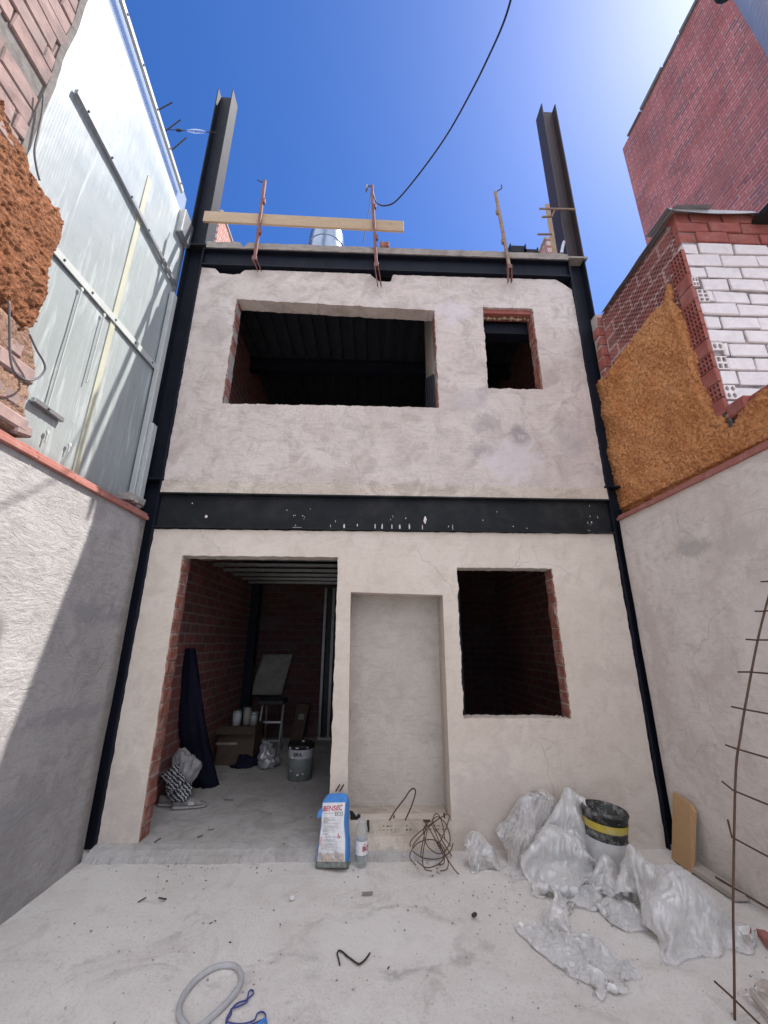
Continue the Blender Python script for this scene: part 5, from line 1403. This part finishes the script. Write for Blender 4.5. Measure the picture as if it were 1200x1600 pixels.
bm = B(); a = gz(1184, 1462, .03); sheet_poly(bm, [gz(1184, 1463, .012), gz(1198, 1466, .02), gz(1235, 1490, .02), gz(1225, 1500, .012), gz(1195, 1478, .012)], (0, 0, .035))
tag(obj('tile_shard', bm, M['coping']), 'pointed red clay tile shard at the right edge of the floor', 'tile')
bm = B(); p, q = gz(1172, 1560, .02), gz(1215, 1612, .02); obox(bm, p, q-p, Vector((.03, .03, 0)), Vector((0, 0, .02)), .003)
tag(obj('wood_strip', bm, M['greyplank']), 'pale wood strip in the bottom right corner of the floor', 'wood')
bm = B(); film_sheet(bm, [[gz(1160, 1548, .008), gz(1180, 1540, .012), gz(1215, 1532, .01)], [gz(1165, 1560, .02), gz(1188, 1556, .03), gz(1220, 1552, .02)], [gz(1178, 1574, .008), gz(1196, 1572, .014), gz(1225, 1570, .01)]], 30, 24, .008, 71)
tag(obj('plastic_scrap', bm, M['film_c'], smooth=True), 'flat scrap of clear plastic in the bottom right corner', 'plastic sheet')
# loose grit over the floor
bm = B(); rg = random.Random(4)
for i in range(900):
    if i < 420: x, y = rg.uniform(-2.05, 2.4), rg.uniform(1.9, 3.72)
    elif i < 800:
        x, y = rg.uniform(-2.0, .6), 3.67-abs(rg.gauss(0, .10))
        if mnoise.noise((x*2.7, 5, 1)) < .05: continue
    else: x, y = rg.gauss(.9, .3), rg.gauss(3.2, .2)
    if x > 2.42 or x < -2.06 or y > 3.72: continue
    rock(bm, (x, y, .003), rg.choice((.002, .003, .003, .004, .005, .007)) if i < 420 or i >= 800 else rg.choice((.002, .003, .004, .006, .009)), i)
stuff(obj('grit', bm, M['debris']), 'loose pale grit and crumbs of mortar scattered over the concrete floor')
bm = B()
for i in range(16):
    x, y = rg.uniform(-2.0, 2.3), rg.uniform(2.0, 3.6); a = rg.uniform(0, 6.28); L = rg.uniform(.004, .02)
    u = Vector((math.cos(a), math.sin(a), 0)); v = Vector((-u.y, u.x, 0)); obox(bm, Vector((x, y, .001)), u*L, v*.004, Vector((0, 0, .004)))
stuff(obj('dark_chips', bm, M['lead']), 'tiny dark chips and splinters scattered over the concrete floor')

# ================================================================== INSIDE THE DOORWAY
# paint tin
tp = gz(468, 1216, ZI); tn = thing('paint_bucket', 'open grey and white paint bucket on the floor inside the doorway', 'bucket', tuple(tp))
rr2 = .145; hh2 = .36
bm = B(); lathe(bm, [(rr2*.93, 0), (rr2*.98, hh2*.9)], tp, seg=40, cap1=False); obj('shell', bm, M['tin'], tn, True)
bm = B(); lathe(bm, [(rr2*.965, hh2*.62), (rr2*.99, hh2*.88)], tp, seg=40, cap0=False, cap1=False); obj('label', bm, M['tin_white'], tn, True)
bm = B(); lathe(bm, [(rr2*1.0, hh2*.87), (rr2*1.07, hh2*.88), (rr2*1.07, hh2*.97), (rr2*1.02, hh2), (rr2*.95, hh2), (rr2*.93, hh2*.5)], tp, seg=40, cap0=False); obj('rim', bm, M['black'], tn, True)
bm = text_mesh('SIKA', .05, Vector((0, 0, 0)), Vector((1, 0, 0)), Vector((0, 1, 0)), Vector((0, 0, 1)), .0002, .001, 'CENTER')
r = rr2*.99+.003
for v in bm.verts:
    a = v.co.x/r-.12; v.co = tp+Vector((r*math.sin(a), -r*math.cos(a), hh2*.70+v.co.y))
obj('lettering', bm, M['navy'], tn)
bm = B()
for i, (a, h, s_) in enumerate(((-.15, .93, .022), (-.75, .92, .016), (.6, .93, .016), (.1, 1.03, .026), (-.5, .66, .014), (-.6, .3, .012), (0., .2, .02), (.35, .22, .015))):
    rock(bm, tp+Vector((rr2*1.05*math.sin(a), -rr2*1.05*math.cos(a)*(1 if h < 1 else -.2), hh2*h)), s_, i)
obj('paint_drip', bm, M['white'], tn)
# shoes
def shoe(px, py, rot, lab):
    c = gz(px, py, ZI); t = thing('shoe', lab, 'shoe', tuple(c), 'pair of worn trainers')
    Lr = .30; ux = Vector((math.cos(rot), math.sin(rot), 0)); vx = Vector((-ux.y, ux.x, 0))
    def sec(x, w, z0, z1, n=14):
        return [c+ux*x+vx*(w*math.cos(2*math.pi*k/n))+Vector((0, 0, z0+(z1-z0)*(.5+.5*math.sin(2*math.pi*k/n)))) for k in range(n)]
    bm = B(); loft(bm, [sec(-.15, .018, .01, .03), sec(-.14, .034, .0, .034), sec(-.07, .038, 0, .032), sec(.0, .036, 0, .028), sec(.07, .045, .0, .026), sec(.12, .038, .004, .028), sec(.148, .014, .012, .028)]); obj('sole', bm, M['sole'], t, True)
    bm = B(); loft(bm, [sec(-.147, .012, .03, .075), sec(-.138, .03, .024, .092), sec(-.10, .034, .024, .088), sec(-.05, .035, .024, .082), sec(.0, .036, .022, .078), sec(.05, .041, .022, .064), sec(.10, .038, .022, .052), sec(.135, .024, .022, .042), sec(.147, .006, .024, .034)]); obj('upper', bm, M['shoe'], t, True)
    bm = B()
    for k in range(5): tube(bm, [c+ux*(-.005+.02*k)+vx*.026+Vector((0, 0, .068-.004*k)), c+ux*(.0+.02*k)+Vector((0, 0, .083-.005*k)), c+ux*(.004+.02*k)-vx*.026+Vector((0, 0, .068-.004*k))], .004, 5)
    obj('laces', bm, M['shoe_light'], t)
    bm = B(); s1 = c-vx*.0375+Vector((0, 0, .035)); sheet_poly(bm, [s1+ux*(-.01), s1+ux*.045, s1+ux*.035+Vector((0, 0, .024))+vx*.006, s1+ux*(-.015)+Vector((0, 0, .03))+vx*.006], tuple(-vx*.004)); obj('side_patch', bm, M['shoe_light'], t)
shoe(296, 1263, .22, 'front grey trainer of the pair inside the doorway, toe to the right')
shoe(273, 1259, .12, 'rear grey trainer of the pair, half hidden behind the front shoe')
tag(crumple('cloth_bag', [bl(289, 1205, 4.62, .12, .09, .15), bl(282, 1190, 4.66, .09, .08, .12)], M['cloth_grey'], [Folds(7, 35, 120, .035, 81, (0, 0, 1), .8)], .014, None, None, ZI, 3, False), 'pale grey bag standing against the brick wall behind the trainers', 'bag')
tag(crumple('striped_clothes', [bl(276, 1228, 4.50, .10, .07, .10), bl(284, 1240, 4.48, .09, .06, .06), bl(268, 1215, 4.55, .06, .06, .10)], M['stripe'], [Folds(8, 40, 150, .03, 82)], .013, None, None, ZI, 3, False), 'dark striped clothes spilling from the grey bag above the trainers', 'clothes')
# tall navy cloth hung on the wall
bm = B(); rings = []
for t, (xl, xr, py) in enumerate(((291, 303, 1013), (289, 306, 1028), (284, 310, 1060), (278, 314, 1090), (274, 318, 1112), (277, 322, 1135), (283, 326, 1160), (292, 332, 1190), (300, 338, 1215), (306, 345, 1234))):
    yy = 4.75+.045*t*(1 if t > 5 else .6); a, b = fy(xl, py, yy), fy(xr, py, yy); n = 20; w = (b-a).length/2; c = (a+b)/2
    rings.append([c+Vector((w*math.cos(2*math.pi*k/n), (.05+.05*t/9)*math.sin(2*math.pi*k/n)+.03*math.sin(k*2.6+t*.35)+.02*math.sin(k*1.3+t), 0)) for k in range(n)])
loft(bm, rings); tag(obj('navy_tarpaulin', bm, M['navy'], smooth=True), 'tall dark navy tarpaulin hanging in folds against the inside brick wall', 'tarpaulin')
# carton with tins
c = gz(354, 1202, ZI); cx, cyy = c.x, 5.9
ct = thing('cardboard_box', 'brown cardboard box with tins on top, behind the navy tarpaulin', 'box', (cx, cyy, ZI))
bm = B(); box(bm, cx-.20, cx+.26, cyy-.02, cyy+.4, ZI, .50, .004); obj('carton', bm, M['carton'], ct)
bm = B(); obox(bm, Vector((cx-.20, cyy-.03, .50)), Vector((.46, 0, 0)), Vector((0, -.12, -.06)), Vector((0, 0, .005))); obj('flap', bm, M['carton'], ct)
bm = B(); box(bm, cx-.22, cx+.05, cyy-.028, cyy-.022, .30, .325); obj('tape', bm, M['paper'], ct)
for (dx, dy, r, h, mt, lab) in ((-.02, .1, .055, .17, 'tin_white', 'left of three small tins on the cardboard box'), (.10, .14, .05, .20, 'paper', 'middle of three small tins on the cardboard box'), (.20, .1, .048, .15, 'tin', 'right of three small tins on the cardboard box')):
    t = thing('tin_can', lab, 'tin', (cx+dx, cyy+dy, .50), 'tins on the cardboard box')
    bm = B(); lathe(bm, [(r, .502), (r, .5+h)], (cx+dx, cyy+dy, 0), seg=24); obj('can', bm, M[mt], t, True)
    bm = B(); lathe(bm, [(r+.004, .5+h-.012), (r+.004, .5+h+.008), (r*.9, .5+h+.01)], (cx+dx, cyy+dy, 0), seg=24); obj('lid', bm, M['galv'], t, True)
tag(crumple('plastic_bag', [bl(418, 1185, 5.75, .13, .10, .10), bl(416, 1172, 5.78, .06, .06, .12)], m_film('dull_bag', (.34, .34, .36), .15), [Folds(7, 35, 140, .035, 91)], .015, None, None, ZI, 3, False), 'small grey plastic bag on the floor deep inside the doorway', 'plastic bag')
tag(crumple('dark_cloth', [bl(386, 1192, 5.85, .14, .10, .09), bl(372, 1197, 5.8, .09, .08, .05)], M['navy'], [Folds(6, 30, 120, .03, 92)], .018, None, None, ZI, 3, False), 'dark cloth heaped on the floor between cardboard box and plastic bag', 'cloth')
# folding chair with a sheet of paper sacks behind
ch = thing('step_stool', 'dark folding step stool in the shadow at the back of the room', 'stool', (-1.55, 6.4, ZI))
p = gz(400, 1180, ZI); q = gz(443, 1172, ZI)
for (x, y) in ((p.x, 6.30), (q.x-.02, 6.30), (p.x+.03, 6.7), (q.x-.05, 6.7)):
    bm = B(); tube(bm, [(x, y, ZI), (x+.01, 6.5+(y-6.5)*.3, .72)], .014, 8); obj('leg', bm, M['galv'], ch)
for z in (.24, .46):
    bm = B(); f_ = (z-ZI)/.65; yy = 6.30+.14*f_; box(bm, p.x, q.x-.02, yy-.02, yy+.02, z, z+.025); obj('tread', bm, M['galv'], ch)
bm = B(); box(bm, p.x-.03, q.x+.01, 6.3, 6.62, .70, .76, .01); obj('seat', bm, M['black'], ch)
bm = B(); a, b = fy(412, 1022, 7.3), fy(455, 1080, 7.3); pr = None
for k in range(14):
    t = k/13; z = a.z+(fy(412, 1085, 7.3).z-a.z)*t
    c = [bm.verts.new((a.x-.02-.12*t+(b.x-a.x+.1*t*0)*i/10, 7.32-.10*t+.015*math.sin(i*1.9+k*.7)+.01*mnoise.noise((i*.7, k*.9, 2)), z)) for i in range(11)]
    if pr:
        for i in range(10): bm.faces.new((pr[i], pr[i+1], c[i+1], c[i]))
    pr = c
r_ = bmesh.ops.extrude_face_region(bm, geom=bm.faces[:]); bmesh.ops.translate(bm, verts=[v for v in r_['geom'] if isinstance(v, bmesh.types.BMVert)], vec=(0, .02, 0))
tag(obj('paper_sheet', bm, M['paper'], smooth=True), 'crumpled pale paper sacking hung on the back wall above the step stool', 'paper')
cc = gz(468, 1150, ZI); bb = thing('brown_carton', 'narrow brown carton with a pale sticker leaning near the metal studs', 'box', (cc.x, 7.2, ZI))
bm = B(); obox(bm, Vector((cc.x-.10, 7.15, ZI+.002)), Vector((.20, 0, 0)), Vector((0, .10, 0)), Vector((.08, .08, .52)), .006); obj('carton', bm, M['carton'], bb)
bm = B(); obox(bm, Vector((cc.x+.01, 7.185, ZI+.30)), Vector((.09, 0, 0)), Vector((0, .004, 0)), Vector((.012, .012, .08))); obj('sticker', bm, M['paper'], bb)
bm = B()
for i in range(60):
    x, y = rg.uniform(-1.7, -.35), rg.uniform(3.75, 6); rock(bm, (x, y, ZI+.002), rg.choice((.002, .003, .005, .008)), i)
for (px, py, L) in ((250, 1310, .07), (324, 1298, .05), (316, 1306, .04), (365, 1250, .09)):
    p = gz(px, py, ZI+.003); a = px*.37; u = Vector((math.cos(a), math.sin(a), 0)); obox(bm, p, u*L, Vector((-u.y, u.x, 0))*.008, Vector((0, 0, .006)))
stuff(obj('floor_crumbs', bm, M['cement']), 'crumbs and splinters scattered on the inside floor behind the doorway')
# white bits on the right window sill inside
bm = B()
for i, px in enumerate((735, 750, 765)):
    rock(bm, fy(px, 1117, YF+.35)+Vector((0, 0, 0)), .03, i*2.2)
bm.free()
bm = B(); c = fy(879, 1119, YF+.10); rock(bm, c, .016, 1); rock(bm, c+Vector((-.03, .01, -.002)), .010, 2); tag(obj('mortar_lump', bm, M['lead']), 'small dark lump on the sill of the right ground floor window', 'debris')

# ================================================================== LIGHT, SKY, CAMERA
S = Vector((.605, .205, 1)).normalized()
el = math.asin(S.z); az = math.atan2(S.x, S.y)
sun = bpy.data.lights.new('sun', 'SUN'); sun.energy = 2.3; sun.angle = R(.53); sun.color = (1, .95, .88)
so = bpy.data.objects.new('sun', sun); COL.objects.link(so); so.rotation_euler = S.to_track_quat('Z', 'Y').to_euler(); so.location = (6, 4, 16)
w = bpy.data.worlds.new('World'); scene.world = w; w.use_nodes = True; nt = w.node_tree
bg = nt.nodes['Background']; sk = nt.nodes.new('ShaderNodeTexSky'); sk.sky_type = 'NISHITA'; sk.sun_disc = False
sk.sun_elevation = el; sk.sun_rotation = az; sk.air_density = .58; sk.dust_density = .50; sk.ozone_density = 5.5; sk.altitude = 300
hs = nt.nodes.new('ShaderNodeHueSaturation'); hs.inputs['Saturation'].default_value = 1.22; hs.inputs['Hue'].default_value = .507; nt.links.new(sk.outputs[0], hs.inputs['Color']); 
# unseen broken cloud added behind the viewer and overhead to fill the shade
def wn(t, **kw):
    nd = nt.nodes.new('ShaderNode'+t)
    for k, v in kw.items(): setattr(nd, k, v)
    return nd
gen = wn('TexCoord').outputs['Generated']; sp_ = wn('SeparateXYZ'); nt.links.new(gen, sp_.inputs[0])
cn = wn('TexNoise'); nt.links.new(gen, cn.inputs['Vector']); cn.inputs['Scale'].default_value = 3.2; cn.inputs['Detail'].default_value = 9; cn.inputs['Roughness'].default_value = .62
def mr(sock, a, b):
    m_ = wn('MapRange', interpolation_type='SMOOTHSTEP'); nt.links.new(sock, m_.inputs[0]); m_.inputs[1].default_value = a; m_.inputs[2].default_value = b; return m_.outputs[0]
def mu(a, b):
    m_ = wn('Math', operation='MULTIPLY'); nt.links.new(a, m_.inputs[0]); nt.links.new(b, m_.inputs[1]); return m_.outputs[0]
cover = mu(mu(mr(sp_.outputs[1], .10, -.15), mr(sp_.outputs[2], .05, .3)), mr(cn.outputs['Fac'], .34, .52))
cm = wn('Mix', data_type='RGBA'); nt.links.new(cover, cm.inputs[0]); nt.links.new(hs.outputs[0], cm.inputs[6]); FILL_CLOUD = 8.0; cm.inputs[7].default_value = (FILL_CLOUD*.95, FILL_CLOUD*.965, FILL_CLOUD, 1)
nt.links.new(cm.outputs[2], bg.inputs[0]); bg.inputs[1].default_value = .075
cam = bpy.data.cameras.new('camera'); co = bpy.data.objects.new('camera', cam); COL.objects.link(co)
cam.sensor_fit = 'VERTICAL'; cam.sensor_height = 36; cam.sensor_width = 27; cam.lens = 36*F/1600; cam.clip_start = .05; cam.clip_end = 500
m = Matrix((RT, UP, -FW)).transposed().to_4x4(); m.translation = CAM; co.matrix_world = m
scene.camera = co
scene.render.resolution_x, scene.render.resolution_y = 768, 1024
vs_ = scene.view_settings; vs_.view_transform = 'Standard'; vs_.look = 'None'; vs_.exposure = 2.05; vs_.gamma = 1
scene.cycles.use_denoising = True; scene.cycles.max_bounces = 10; scene.cycles.transparent_max_bounces = 16
